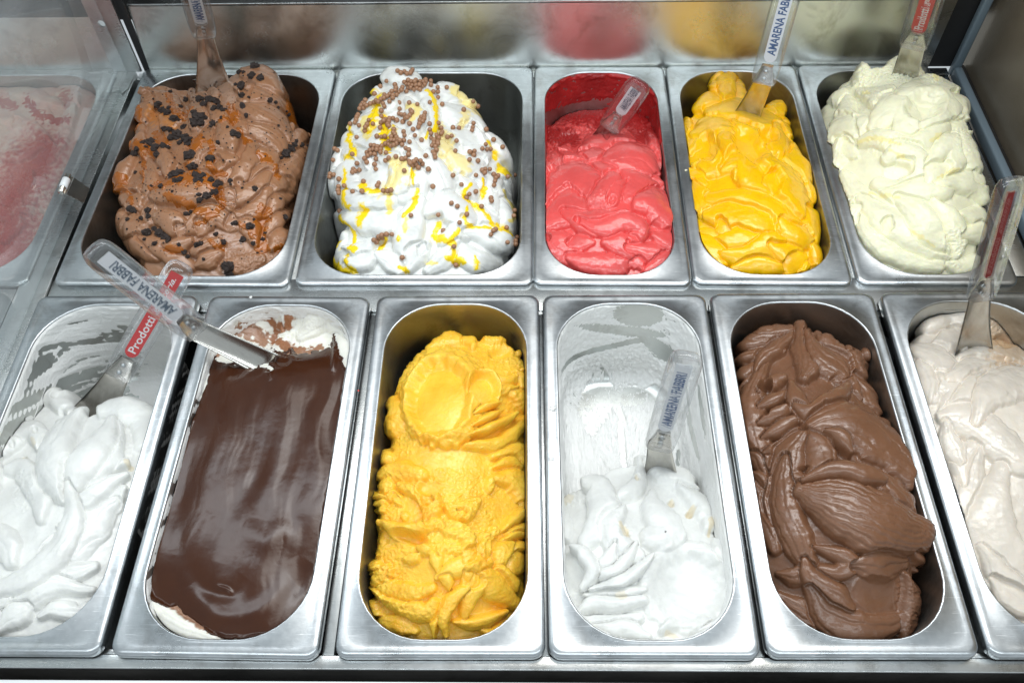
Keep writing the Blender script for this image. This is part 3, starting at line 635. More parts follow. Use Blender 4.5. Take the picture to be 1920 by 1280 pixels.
# ---- F1 white, left front
V6 = (0, 700, .453)
G = Gel(PANS['F1'], V6, [(0,180,-42),(200,130,-48),(300,200,-30),(520,160,-34),(600,250,-34),(250,350,-14),(450,350,-12),(50,450,-20),(0,700,-8),(300,700,-8),(480,550,-16),(200,900,-8),(0,1000,-12),(350,950,-14),(150,1080,-14),(-150,400,-14),(-250,800,-10)],
  outline=pp('-500,1400,0 -500,100,-50 -60,60,-54 0,90,-54 60,170,-54 90,130,-54 150,75,-54 240,50,-54 300,90,-54 340,160,-50 400,170,-48 480,120,-44 560,115,-44 620,150,-44 900,200,-40 900,1400,-20'), drop=14, floor=-105, seed=21, edge_n=2, inset=0)
lay(G, [('0,130 60,180 70,260 20,330',60,8,0),('90,100 200,80 290,130 310,180',66,8,0),('420,170 500,150 590,200 590,300',70,9,0),('60,270 150,250 190,330',50,8,0),('30,400 100,410 170,500 170,600',60,7,0),
 ('510,480 450,560 300,640 280,660',54,7,3),('480,540 380,640 250,760 150,860',90,6,3),('400,800 280,830 150,900 0,950',60,7,4),('380,900 220,880 130,930 60,1000',60,7,5),('170,1010 230,980 330,990 360,960',46,6,3),('0,1060 80,1000 130,960',56,7,2),
 ('520,430 440,470 360,540 300,560',50,9,4,.6),('520,380 440,380 350,430 305,480',56,10,4,.6),('490,230 450,320 380,400 305,470',80,10,5,.6),('330,190 260,290 230,400 270,480 300,500',80,12,4,.5),('470,215 430,300 350,400 300,490',70,12,3,.4),
 ('290,470 310,560 290,680 200,800 60,880 -60,900',62,9,4,.6),('-60,640 20,700 50,780',70,7,2),('-120,250 -60,400 -100,600',80,7,3),('-200,800 -100,900 -20,1000',80,6,3)], g=.9, seed=8, hs=1.2)
for a in [(520,290,60,90,.7),(110,500,70,90,.7),(40,180,60,80,.4)]: G.crumb(*a)
G.pit(240,115,20,6); G.pit(160,258,18,5); G.pit(62,315,16,4); G.pit(100,355,14,4)
G.paint('100,350 110,360',14,.6); G.paint('520,385 545,395',16,.6); G.paint('150,300 160,310',14,.4)
O1 = G.finish('ice_cream','gel_milk','white milk ice cream in silky swirls under the two crossed spatulas',noise=(.7,.12),crumb=1.4)
def f_F1(px, py, x, y, z):
    n = fbm(x/30, (y+z*1.2)/9, 4, 31); m = fbm(x/12, (y+z)/5, 4, 35)
    a = 1.2*smooth01(1+z/9)                                               # crust at the lip
    b = np.maximum.reduce([blob(px,py,230,590,150,26,-6), blob(px,py,150,620,110,22,-14), blob(px,py,190,655,110,16,-10), blob(px,py,110,690,70,14,-35), blob(px,py,170,680,60,12,-20), blob(px,py,305,600,60,120,12), blob(px,py,290,720,50,60,0)])*1.5
    t = np.maximum(a, b)+n*.5+m*.35-.12*(x < 0)+.12*(x > 20)+smooth01((-z-70)/40)*.1+.9*smooth01(1-np.abs(z+6)/10)*(y > 60)
    t = np.maximum(t, (fbm(x/14, z/14, 4, 37)-.55)*1.2)
    return np.minimum(t, 1.2+.5*m+.4*n)*1.0*(y > -60)-(y <= -60)*1.
residue(PANS['F1'], 'F1', 'gel_film', f_F1, O1)
# ---- F4 white, scraped pan
V9, V10 = (1000, 540, .2813), (1000, 840, .34375)
G = Gel(PANS['F4'], V10, [(180,300,-52),(300,220,-46),(480,120,-54),(600,90,-56),(750,180,-50),(900,260,-50),(350,400,-24),(560,350,-24),(750,480,-20),(900,420,-34),(220,600,-24),(400,650,-16),(600,700,-14),(850,700,-22),(1050,620,-22),(300,850,-26),(500,900,-22),(800,900,-22),(1000,850,-24),(500,1040,-20),(800,1040,-20)],
  outline=pp('100,1300,-20 60,600,-50 100,300,-66 150,262,-66 225,235,-66 280,205,-66 350,170,-66 400,125,-68 480,105,-70 560,98,-70 600,66,-70 660,100,-70 750,160,-70 830,176,-68 885,210,-66 935,250,-62 960,420,-50 1010,500,-44 1200,520,-40 1200,1300,-20'), drop=12, floor=-117, seed=31, edge_n=1.5, inset=-3)
lay(G, [('160,330 170,420 180,500',50,7,0),('290,215 350,240 385,330 370,430 290,520',96,9,0),('480,350 430,440 470,540 570,600',76,8,2),('590,90 565,220 470,290',46,9,0),('620,100 700,150 800,195 870,260',66,8,2),('640,260 650,340 730,440 800,500',80,9,2,.5),('780,230 880,300 940,380 950,460',56,8,2),
 ('840,560 960,610 1080,560',46,7,0),('450,540 400,640 330,700',50,7,3),('560,540 500,620 420,690 300,700',40,9,0),('640,600 560,670 450,740 320,770',44,10,0),('220,560 290,600 330,680 270,770',50,11,2),('280,800 400,795 520,785 610,770',40,6,0),
 ('240,905 330,850 450,860 600,830',58,8,2),('230,930 330,960 450,960 580,930',56,7,3),('320,1000 420,1010 520,990 620,1040',54,8,2),('980,520 1020,560 1085,620',60,6,0),('700,1000 800,940 900,950 960,1020',66,7,0),('900,1010 980,980 1040,930',40,6,2)], g=.9, seed=9, hs=1.35)
G.bumpup(700,490,125,95,-10,10); G.bumpup(840,760,270,260,0,6,3); G.hollow(840,770,235,225,0,3.5,1.2,.6,1); G.h -= G.smoothw*.5*(1+perlin(G.X/40+2, (G.Y+.4*G.X)/5, 33))
G.pit(755,295,22,5); G.pit(850,360,26,5); G.pit(560,215,18,4); G.pit(500,480,34,4)
G.paint('490,440 510,500',28,.7); G.paint('755,290 760,310',20,.6); G.paint('850,355 855,370',24,.7); G.paint('720,1015 790,1030',14,.6); G.paint('945,340 955,480',14,.7); G.paint('470,800 500,810',30,.4); G.paint('560,205 560,225',14,.5); G.paint('150,270 200,275',36,.4)
for a in [(220,270,110,60,.9),(480,440,90,90,.5),(250,800,60,60,.4)]: G.crumb(*a)
O4 = G.finish('ice_cream','gel_milk','white ice cream left at the front of the scraped pan',noise=(.9,.12),crumb=1.4)
def f_F4(px, py, x, y, z):
    q = fbm(x/16, (y+z)/7, 4, 41); m = fbm(x/5, (y-z)/5, 4, 45); n = fbm(x/40, (y+z)/40, 3, 48)
    low = smooth01((-z-72)/8); w = .72-.1*low
    t = w+q*.5+m*.55+n*.3+.25+.75*low
    d = np.maximum.reduce([1.5*smooth01(1-np.abs(-z-64+8*np.sin(x/20))/7)*(y > 60), 2.4*blob(px,py,1195,590,60,26,0), 1.8*blob(px,py,1170,620,110,12,6), 1.6*blob(px,py,1240,655,60,20,35),
      2.3*blob(px,py,1118,755,36,56,20)-1.5*np.maximum(blob(px,py,1108,760,20,28,0),0), 2.2*blob(px,py,1182,742,40,22,0), 1.8*blob(px,py,1228,738,26,18,0), 2.6*blob(px,py,1150,745,9,70,-22), 2.8*blob(px,py,1166,830,7,80,-5), 2*blob(px,py,1108,800,14,20,0), 2.2*blob(px,py,1300,820,6,60,-14), 1.8*blob(px,py,1316,770,5,70,-8), 2*blob(px,py,1272,860,7,24,0)])
    sn = fbm(x/2.6, (y-z)/2.6, 3, 49)
    return np.clip(t-np.maximum(d+.35*m+.2*q,0)*np.where(d > 0, 2.2+3.4*low, 0), -1, 2.4)*(1+.5*low*m)+(1.1*low+.9)*(.6*sn+.5*billow(x/5, (y-z)/5, 2, 47)-.2)*(t > 0)
residue(PANS['F4'], 'F4', 'gel_film', f_F4, O4)
# ---- F6 beige
V = (1320, 540, .578)
G = Gel(PANS['F6'], V, [(690,190,-24),(800,90,-24),(950,110,-24),(1000,200,-42),(900,270,-18),(760,300,-8),(850,400,0),(1000,400,4),(900,700,0),(780,560,-10),(1000,900,-6),(960,1000,-16),(1100,1100,-16),(1200,300,-10),(1250,700,0),(1300,1000,-10)],
  outline=pp('560,400,-20 640,200,-30 665,150,-34 700,105,-34 760,85,-34 820,52,-32 1040,45,-32 1500,100,-20 1700,1400,-20 900,1500,-20'), drop=12, floor=-100, seed=51, edge_n=1.5, inset=1)
lay(G, [('690,140 740,115 800,80 845,130 800,180',52,8,0),('740,195 790,172 850,180 855,222',42,9,0),('680,200 740,230 790,290 750,350',56,7,3),('720,340 760,320 800,340 780,400',46,7,3),('690,250 720,300 730,360',40,6,2),('830,235 930,222 1040,232',54,9,0),('790,300 860,282 960,300 1040,285',60,8,2),
 ('800,385 880,330 960,305 1020,292',54,9,0),('760,420 820,420 900,460 1000,545 1080,590',64,8,2),('880,440 920,350 1000,312 1100,330',64,10,2),('880,520 860,600 850,690 880,780',64,8,4),('840,640 826,560 870,510',46,7,2),('780,440 800,520 830,570',44,7,3),
 ('960,600 930,720 935,820 980,920 1050,990',96,7,0),('890,840 930,900 980,955 1060,1010',50,9,3),('930,940 1000,1010 1100,1060',50,6,3),('1150,300 1250,400 1300,600',120,8,4),('1150,650 1200,800 1250,1000',120,8,3)], g=.7, seed=12)
G.filler(10,(30,60),(3,6),(0,3),.6,60,60,(1050,300,1500,1100),2.5,3)
for a in [(960,130,160,90,.9),(760,470,50,60,.4)]: G.crumb(*a)
G.paint('960,90 980,200',120,.7); G.paint('930,180 990,190',36,1.0); G.pit(965,180,36,7)
G.finish('ice_cream','gel_beige','beige hazelnut coloured ice cream with glossy swirls at the right edge',noise=(.5,.1),crumb=1.3)
# ---- F2 chocolate sheet over white
G = Gel(PANS['F2'], V6, [(980,-262,-9),(1160,-280,-8),(1340,-262,-9),(950,-200,-20),(1150,-180,-32),(1350,-200,-24),(1430,-120,-12),(850,-100,-14),(1100,-60,-14),(1300,-60,-12),(900,100,-8),(1400,100,-9),(1100,300,-7),(700,500,-10),(1300,600,-9),(650,800,-9),(1000,800,-6),(620,980,-14),(900,1060,-7),(1200,1000,-9),(1300,850,-12)],
  seed=61, warp=.6)
OUT = np.array(pp('836,-63 870,-70 911,-47 1000,-38 1085,-28 1126,-18 1112,-50 1134,-80 1165,-86 1192,-76 1215,-100 1235,-76 1275,-84 1330,-88 1358,-105 1380,-130 1391,-165 1398,-110 1420,-50 1436,-22 1453,36 1440,90 1430,150 1400,300 1382,440 1352,560 1338,700 1318,830 1268,930 1200,1040 1120,1090 960,1103 880,1085 830,1040 760,990 735,960 700,975 640,940 612,890 607,760 625,650 652,520 690,430 742,300 800,180 850,60 872,-20'))
OP = np.stack([OUT[:,0]*.453, OUT[:,1]*.453+700], 1)
dpx = Gel.polydist(G.px0, G.py0, OP); dpx = dpx+(2.0+5*(G.py0 < 705))*fbm(G.X/9, G.Y/9, 3, 66)
lay(G, [('590,860 620,960 700,1040 860,1095',70,5,4),('600,700 590,800 590,900',40,3,2),('1330,900 1280,1000 1200,1080',40,4,3),('700,330 740,280 790,200',40,3,0),('880,-200 1000,-230 1150,-220',90,4,4),('900,-150 1000,-120 1100,-80',90,3,5),('1180,-200 1190,-150 1130,-80',30,6,2),('1250,-150 1350,-240 1420,-180',70,5,2),('1390,-150 1450,-60 1460,40',50,4,2),('1150,-280 1190,-240 1200,-180',30,5,2)], g=.8, seed=14)
for a in [(1330,-230,130,60,.6),(1180,-130,90,70,.7)]: G.crumb(*a)
ins = smooth01(dpx/10); G.h = G.h*(1-ins)+(G.B+1.0)*ins; G.smoothw = np.maximum(G.smoothw, ins)
def wave(pts, w, H):
    r = G.uv(pp(pts), w*G.v[2]*1.7, False); sel, u, pe, end, L = r; q = np.hypot(pe, end)/(w*G.v[2])
    G.h[sel] += H*np.exp(-(q*1.5)**2)*ins[sel]*np.sin(np.pi*np.clip(u, .02, .98))**.8
xx = G.X+.25*G.Y*0+6*fbm(G.X/60, G.Y/60, 2, 67)
G.h += ins*(1.3*perlin(xx/28, G.Y/120, 68)+.50*perlin(xx/14+4, G.Y/80, 69)+.07*perlin(xx/4.5, G.Y/80, 72)+.5*perlin(G.X/70, G.Y/70, 70))
for a in [('950,-40 960,200 900,420 880,600',80,1.4),('1060,0 1090,200 1050,420 960,600 900,800',80,-1.5),('1190,0 1190,200 1130,400 1080,620',70,1.5),('820,200 780,400 740,600 720,760',60,-1.2),('790,860 900,1010 1080,990 1230,850',70,1.8),('780,780 850,890 960,910 1020,840',50,-1.3),('1000,620 1100,700 1180,660 1240,760',70,1.0),('1290,780 1220,900 1100,1040',50,-1.2),('1120,-40 1122,40',14,1.5),('1150,-50 1240,-40 1300,-60',30,1.2),('1397,-160 1388,-60 1375,0',18,3),('1120,-45 1180,-40 1210,-50',22,-2.2),('890,880 940,895 965,915',14,1.2)]: wave(*a)
G.paint('870,-190 960,-200 1060,-160 1090,-120',50,.9,nz=.7); G.paint('1050,-290 1120,-230 1190,-190 1220,-290',22,1,nz=.7); G.paint('840,-100 900,-90',40,.9); G.paint('1150,-170 1130,-130 1200,-100 1280,-90 1330,-110',22,1,nz=.6); G.paint('640,780 610,880 720,960 840,1050 920,1090',14,.9,nz=.6); G.paint('880,-120 980,-110 1060,-80',30,.8,nz=.8)
G.paint('740,300 690,420 640,560',10,.7,nz=.5); G.paint('640,920 700,930',26,.35)
O2 = G.finish('ice_cream','gel_panna','white ice cream covered by a smooth glossy sheet of dark chocolate',noise=(.25,.03),crumb=1.2)
G.layer('chocolate_coating','chocolate', smooth01((dpx+1.5)/4.5)*1.0, .25, 1.3, label='smooth glossy dark chocolate sheet with soft drapes')

def f_F2(px, py, x, y, z):
    q = fbm(x/15, (y+z)/8, 4, 141); m = fbm(x/5, (y-z)/5, 3, 145)
    return np.where(y > 60, np.minimum(.9+q*.7+m*.35, 2.2), np.where((x < -55) | (x > 55), .3+q*.9, -1))
residue(PANS['F2'], 'F2', 'gel_film', f_F2, O2)

# ---- B1 brown with cookie crumbs and caramel
V = (0, 0, .4219)
G = Gel(PANS['B1'], V, [(700,400,2),(640,500,2),(850,440,6),(1130,320,30),(1200,380,32),(1050,450,34),(820,560,26),(1000,600,36),(1230,560,24),(620,700,6),(800,760,26),(1000,760,34),(1200,760,18),(1350,720,-14),(560,850,2),(850,900,24),(1050,920,16),(1250,920,2),(560,1000,0),(760,1020,14),(1000,1060,4),(1200,1080,-4),(650,1120,-4),(900,1180,-8),(1150,1200,-12),(1290,1000,-10),(1380,620,-20)],
  outline=pp('590,460,-8 600,400,-8 640,368,-8 700,378,-8 745,370,-8 850,395,-6 1000,395,0 1030,335,8 1070,315,16 1130,300,18 1195,305,16 1250,340,10 1290,420,4 1310,500,0 1305,555,-4 1350,570,-24 1405,610,-28 1400,700,-28 1375,830,-28 1330,890,-24 1310,960,-24 1330,1060,-24 1330,1350,-20 600,1400,-20 600,1200,-24 555,1080,-20 520,1020,-16 510,950,-16 515,880,-16 502,830,-14 525,775,-14 585,735,-14 565,700,-14 608,660,-14 590,600,-14 585,540,-14 610,500,-12'), drop=14, floor=-100, seed=71, edge_n=2)
lay(G, [('620,400 650,460 640,530',50,9,0),('690,420 760,480 740,570',60,9,0),('850,420 900,470 870,560',60,8,0),('640,570 620,630 650,700',46,9,0),('700,660 740,710 750,790',46,10,2),
 ('1080,330 1160,340 1230,400 1280,490',64,8,3),('1060,400 1160,440 1240,500 1290,570',56,8,4),('1060,480 1150,510 1230,560 1270,640',56,8,5),('1080,570 1150,590 1220,630 1255,700',50,8,4),
 ('940,480 980,540 960,600',50,8,0),('1390,600 1340,600 1290,650',40,7,2),('1385,640 1330,710 1275,790 1290,860',66,8,6),
 ('1110,640 1120,700 1080,790 1010,860',56,9,0),('1140,690 1190,720 1160,800 1110,860',56,9,2),('600,700 560,760 528,825 565,872 640,845',40,10,0),('640,780 680,800 650,860',36,7,0),
 ('860,740 900,680 960,640 1010,660',60,9,0),('980,570 1010,610 1030,660',70,12,0),('900,760 960,720 1040,710',50,8,0),
 ('1180,860 1230,820 1270,800',46,7,3),('1010,910 1060,885 1130,860 1180,790',56,10,0),('1040,960 1110,960 1170,900 1190,850',50,8,2),
 ('1285,870 1230,900 1180,960',40,7,3),('1285,950 1230,980 1190,1040',40,7,3),('1290,1040 1240,1060 1200,1110',40,7,3),
 ('690,960 760,990 830,1020',54,8,0),('700,890 780,860 880,850 960,880 1005,940',88,13,2,.5),('820,1030 880,1000 950,960 1020,1000',60,9,4,.9),('640,880 600,900 560,880',50,7,0),
 ('530,940 560,1000 620,1010 670,985',66,10,0),('555,1070 620,1090 700,1110 745,1080',58,9,0),('640,1060 720,1100 800,1160 860,1190',56,8,0),('865,1125 920,1110 975,1078',54,9,6,1.2),('880,1185 930,1155 985,1130',44,8,4),('740,1095 790,1095 850,1075',44,8,0),
 ('1050,1000 1110,1020 1130,1080',46,7,0),('1000,1180 1080,1180 1160,1150',50,5,0)], g=1.0, seed=21)
G.filler(12,(25,45),(3,6),(0,4),.7,60,60,(620,420,1280,1100),2.2,3)
G.pit(600,870,20,4); G.pit(1060,820,24,5); G.pit(1240,700,22,5); G.pit(840,650,26,5)
for a in [(1080,1170,130,60,1.0),(640,780,60,60,.6),(700,930,50,50,.6),(640,420,60,50,.5),(1230,1130,60,50,.8),(820,500,120,80,.3)]: G.crumb(*a)
CAR = np.zeros_like(G.tint)
for a in [('560,800 545,840 575,860',16,1),('630,660 680,690',26,1),('640,700 650,820',14,.8),('850,635 900,650 870,690',30,1),('950,660 950,760 1010,775',16,1),('700,850 780,830 880,820 950,840 985,900',34,1),('780,900 900,950 960,960 990,920',22,.9),('880,1000 950,970 1000,925',16,1),('1170,950 1150,1010 1150,1050 1170,1110',40,1.2),('1030,480 1040,540 1000,560',26,1),('1060,590 1110,650',14,1),('1270,470 1290,540',26,.7),('1140,700 1190,740',18,.7),('620,500 625,570',24,.8),('690,520 760,560',46,.5),('700,600 740,640',30,.7),('760,1115 810,1110',22,1),('940,1080 980,1110 1000,1080',14,1),('1230,1110 1260,1120',22,.8),('1215,760 1225,800',16,.9),('600,900 605,920',18,1),('870,700 840,740 900,790',20,.8),('1070,1010 1120,1030',16,.8),('760,450 800,520 860,500',20,.7)]: G.paint(a[0],a[1],a[2],nz=.6)
G.finish('ice_cream','gel_brown','brown chocolate ice cream heap with dark cookie crumbs and amber caramel',noise=(.6,.12),crumb=1.8)
G.layer('caramel_sauce','caramel',G.tint,.55,1.3,label='glossy amber caramel in pools and streaks')
GB1 = G
# ---- B2 white with yellow syrup and balls
V = (540, 80, .375)
G = Gel(PANS['B2'], V, [(540,180,44),(640,240,44),(780,260,34),(430,300,34),(560,400,44),(760,400,42),(930,350,22),(340,480,18),(560,560,44),(760,600,40),(950,560,20),(1080,600,2),(250,640,2),(450,700,34),(700,780,28),(930,760,14),(1090,760,-4),(260,900,-4),(420,880,14),(650,950,12),(880,950,6),(1080,950,-8),(280,1060,-8),(450,1060,0),(700,1090,-4),(950,1080,-8)],
  outline=pp('360,360,14 395,290,20 430,215,26 460,180,26 510,153,26 600,160,26 645,178,24 740,215,20 800,228,16 900,275,10 985,360,4 990,420,2 1025,480,-6 1105,540,-14 1140,610,-16 1120,700,-16 1128,780,-18 1150,900,-18 1145,1050,-20 1060,1110,-20 1020,1160,-20 1020,1350,-20 240,1350,-20 240,1160,-18 215,1060,-18 250,950,-16 245,850,-14 180,750,-14 200,620,-12 250,500,-4 320,410,8'), drop=16, floor=-100, seed=81, edge_n=1.5)
lay(G, [('450,180 520,165 600,175 650,230',64,8,0),('440,230 420,290 470,310',56,8,0),('560,240 500,300 420,340 350,400',64,9,2),('640,240 700,290 720,360 720,460',50,9,0),('600,300 640,380 640,470',60,8,0),('750,235 830,270 900,330 970,440',66,9,2),('760,330 850,370 930,430 970,530',66,9,3),
 ('460,340 420,400 340,450 280,530',64,9,3),('500,430 450,500 350,560 290,620',70,9,3),('290,480 240,580 205,700 215,760',56,9,2),('330,600 300,660 320,730 400,750',60,9,0),('500,430 560,500 560,580',60,8,0),
 ('800,480 880,470 950,540 965,610',74,10,0),('990,470 1050,520 1100,570 1125,660',50,8,3),('1060,640 1100,720 1115,820',50,8,2),('960,640 1010,700 1030,800 1020,900',60,9,4),
 ('700,560 740,640 780,720 790,810',60,8,3),('520,600 560,680 510,730',64,9,0),('620,520 640,620 600,700 540,750',84,10,0),('800,560 860,620 930,640 950,710',66,9,0),('560,790 640,770 660,700 650,640',54,8,0),
 ('270,760 340,800 420,825 520,800',66,11,0),('850,680 900,740 880,810 860,870',60,9,0),('1060,790 1100,860 1125,970',54,8,2),('280,860 380,900 500,905 600,865',74,10,0),('260,860 250,960 240,1060 290,1140',56,9,2),
 ('300,1030 360,1045 430,1000',46,8,3),('300,1095 380,1105 450,1060',46,8,3),('880,800 940,860 1000,920 1030,970',60,9,4),('700,860 760,820 840,850 860,930 790,990',88,12,2,.4),('670,790 620,880 600,980 580,1090',84,12,2,.5),('700,1000 650,1060 610,1130',64,9,3),
 ('880,960 980,960 1060,1000 1130,1050',60,9,3),('760,1040 860,1060 960,1100 1050,1110',64,8,5),('850,1000 780,1080 700,1150',56,8,4),('450,1060 520,1100 560,1150',54,8,5)], g=.8, seed=22)
G.filler(10,(30,55),(3,6),(0,3),.6,70,60,(300,250,1050,1050),2.2,3)
G.pit(470,1000,26,6); G.pit(295,600,22,4); G.pit(720,500,20,4); G.pit(865,890,18,4)
for a in [('425,225 442,255',18,1),('470,290 440,420 425,480',26,.75),('330,430 318,500 345,570 300,600',14,.8),('400,400 420,500',20,.6),('490,390 500,480 505,560',24,1),('540,440 545,540',18,.8),('600,340 650,360 620,420',18,.6),('690,260 730,330 735,440 690,480',13,1),('820,260 880,300 930,370',30,.55),('880,380 860,430',24,.5),('760,440 800,560 870,650',40,.5),('540,610 570,660 500,740',46,.55),('620,640 628,720',9,.9),('645,740 632,820 585,880',13,1),('520,740 515,860',15,.7),('380,700 400,742 490,740',14,1),('310,660 320,820 350,830',10,.8),('400,830 380,930',20,.8),('290,860 330,960 330,1040',9,1),('258,995 270,1025',18,1),('250,1080 290,1130 345,1145',17,1.1),('300,1060 322,1150',9,1),('330,1045 358,1048',17,1.1),('600,895 590,960',13,.7),('760,900 735,960 800,1000 845,955',18,1),('960,700 972,780',10,1),('900,720 865,780 960,860 1020,940',12,.9),('1050,620 1080,665',20,.9),('1060,760 1105,860 1080,900',11,.7),('1040,930 1085,960',20,1.1),('880,840 880,920 1000,945',10,.8),('825,1000 832,1070 880,1110',14,.9),('700,1110 745,1112',11,.7),('930,1080 932,1140',9,.8),('980,520 1040,580',14,.8),('500,970 455,1040',13,1.1),('560,1000 560,980',12,.8),('860,580 800,640',20,.5),('560,1130 600,1150',13,.9),('790,1080 850,1110',14,1)]: G.paint(a[0],a[1]*1.35,min(a[2]*1.15,1.2),nz=.5,edge=.6)
G.finish('ice_cream','gel_white','white ice cream heap drizzled with yellow syrup under chocolate balls',noise=(.6,.06),crumb=1.2)
prop(G.layer('yellow_syrup','syrup',G.tint,.86,.5,label='shiny yellow syrup where it ran thick'), kind='stuff')
GB2 = G
# ---- B3 strawberry red
V = (980, 0, .4375)
G = Gel(PANS['B3'], V, [(150,520,-62),(300,470,-64),(450,470,-64),(570,520,-50),(130,610,-44),(230,600,-36),(400,590,-24),(520,560,-38),(130,700,-14),(300,680,-8),(500,680,-4),(590,760,-16),(150,850,-4),(350,850,4),(550,900,0),(150,1050,-6),(350,1050,0),(580,1050,-6),(200,1140,-10),(400,1160,-12),(600,1140,-14),(620,900,-18)],
  seed=91)
lay(G, [('250,650 300,620 380,605 445,620 470,670',46,9,0),('195,640 165,690 200,735',44,8,0),('150,560 230,500 330,470',70,5,5),('400,500 480,500 560,540',60,5,2),('540,570 575,640 570,730',40,9,2),('95,620 110,700 140,730',40,7,0),('100,560 130,600 150,640',36,6,0),
 ('200,740 300,715 400,740',64,8,2),('330,720 420,685 500,700 560,770',64,9,2),('260,730 340,770 410,830',66,8,0),('90,800 150,740 230,760 310,800',76,10,0),('560,770 600,830 625,890',40,8,2),('400,760 460,800 520,840 550,900',66,9,0),('120,900 180,820 240,800 350,840',94,9,2,.4),('100,980 200,900 260,880',76,9,0),
 ('290,870 340,840 395,800 385,860',50,9,0),('480,885 540,880 600,920 635,990',70,13,0),('180,920 260,960 350,960 440,930',54,9,0),('240,960 340,990 440,960 500,1000 455,1045',42,9,0),('100,1020 150,1060 230,1110',66,9,2),('200,1110 300,1135 400,1135 445,1080',58,10,0),('350,1040 430,1060 510,1100',52,8,0),
 ('440,1065 560,1085 640,1050',48,8,3),('530,1165 600,1135 645,1100',52,8,5),('560,1010 620,1040 640,1080',40,7,0)], g=.8, seed=23, ws=1.12)
G.filler(3,(30,50),(3,5),(0,2),.6,20,70,(100,660,640,1150),2.0,3)
for a in [(300,530,330,90,.9),(120,650,50,70,1.0),(560,620,50,70,.6),(330,880,70,50,.5),(160,560,80,60,.9)]: G.crumb(*a)
G.pit(240,960,18,5); G.pit(360,615,16,4); G.pit(445,1040,12,4); G.pit(110,1030,24,5); G.pit(385,870,18,4); G.pit(600,770,24,6)
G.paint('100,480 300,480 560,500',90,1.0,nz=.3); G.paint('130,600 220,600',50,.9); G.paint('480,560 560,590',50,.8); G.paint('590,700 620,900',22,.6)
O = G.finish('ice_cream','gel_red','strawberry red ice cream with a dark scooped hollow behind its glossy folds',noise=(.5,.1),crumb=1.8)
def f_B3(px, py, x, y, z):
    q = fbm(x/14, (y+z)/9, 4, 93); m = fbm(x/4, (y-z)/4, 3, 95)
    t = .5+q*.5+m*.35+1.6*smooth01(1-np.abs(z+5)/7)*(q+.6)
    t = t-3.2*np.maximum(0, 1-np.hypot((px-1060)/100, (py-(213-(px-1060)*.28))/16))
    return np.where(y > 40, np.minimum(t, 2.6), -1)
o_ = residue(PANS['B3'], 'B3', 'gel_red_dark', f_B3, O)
# ---- B4 bright yellow
G = Gel(PANS['B4'], V, [(820,330,-2),(880,350,-4),(950,330,-22),(720,480,-12),(850,480,2),(1000,500,-2),(1130,480,-8),(740,600,-4),(850,600,10),(1000,620,14),(1150,620,-2),(760,760,0),(950,780,18),(1150,800,6),(780,920,0),(950,940,10),(1150,960,6),(1260,950,-12),(850,1080,-4),(1050,1080,2),(1240,1100,-10),(950,1160,-10),(1200,1160,-14)],
  outline=pp('640,540,-20 690,490,-20 745,430,-18 785,385,-16 800,300,-12 822,268,-10 850,312,-14 888,282,-14 935,285,-20 960,320,-26 970,400,-26 985,480,-22 1000,488,-20 1060,448,-18 1155,436,-16 1142,500,-20 1170,560,-20 1168,640,-22 1192,730,-24 1230,760,-26 1242,850,-28 1275,900,-28 1290,1000,-28 1295,1130,-28 1280,1350,-20 600,1350,-20 600,800,-20'), drop=13, floor=-100, seed=101, edge_n=1.6, inset=4)
lay(G, [('820,285 830,360 810,440',34,9,0),('895,295 880,380 860,450',40,9,0),('930,310 950,360 930,420',36,5,0),('720,470 780,440 850,480',54,8,0),('700,520 725,600 712,660',40,7,5),('1010,490 1080,465 1150,450',36,8,0),('1130,500 1145,560 1150,620',36,7,0),
 ('800,490 900,480 1000,530 1100,590 1145,610',64,9,0),('900,560 1000,640 1100,700 1180,760 1225,840',96,9,0),('740,720 790,720 850,700',46,8,0),('735,590 800,560 860,600 860,690 780,730',64,10,0),('860,610 940,680 1020,760 1120,830 1190,910',90,14,0),('1040,600 1090,650 1080,560',44,10,0),
 ('700,740 740,790 760,860',50,8,0),('860,735 920,705 960,740 1000,800 1060,890',56,9,0),('730,800 760,860 800,930',50,8,2),('800,860 900,870 1000,900 1100,960 1210,1020',66,10,2,.5),('1200,900 1235,960 1235,1050',46,8,0),('790,930 850,935 950,960 1020,1000 1010,1070',66,10,0),
 ('820,1045 900,1045 1000,1030',56,9,0),('1100,960 1160,1020 1220,1045',50,9,0),('760,1020 820,1080 860,1130',46,7,0),('860,1100 960,1110 1060,1060 1110,1050',54,10,0),('1060,1060 1140,1110 1200,1150',50,9,0),('1235,1060 1270,1120 1270,1170',40,8,0),('900,1155 1000,1140 1100,1155',40,7,0)], g=.8, seed=24, tlt=3, ws=1.15)
G.filler(3,(35,55),(3,5),(0,2),.6,30,60,(700,650,1250,1150),2.0,3)
G.hollow(800,650,50,60,0,2,.6,.6,.8); G.hollow(1040,600,46,36,30,5,.8,.5,.6); G.hollow(960,640,50,100,-40,1.5,.4)
for a in [(860,330,90,60,.9),(1110,470,60,40,.9),(700,600,40,80,.4),(1100,560,50,50,.5)]: G.crumb(*a)
G.finish('ice_cream','gel_yellow','bright yellow glossy ice cream heap rising to two small peaks',noise=(.6,.08),crumb=1.3)
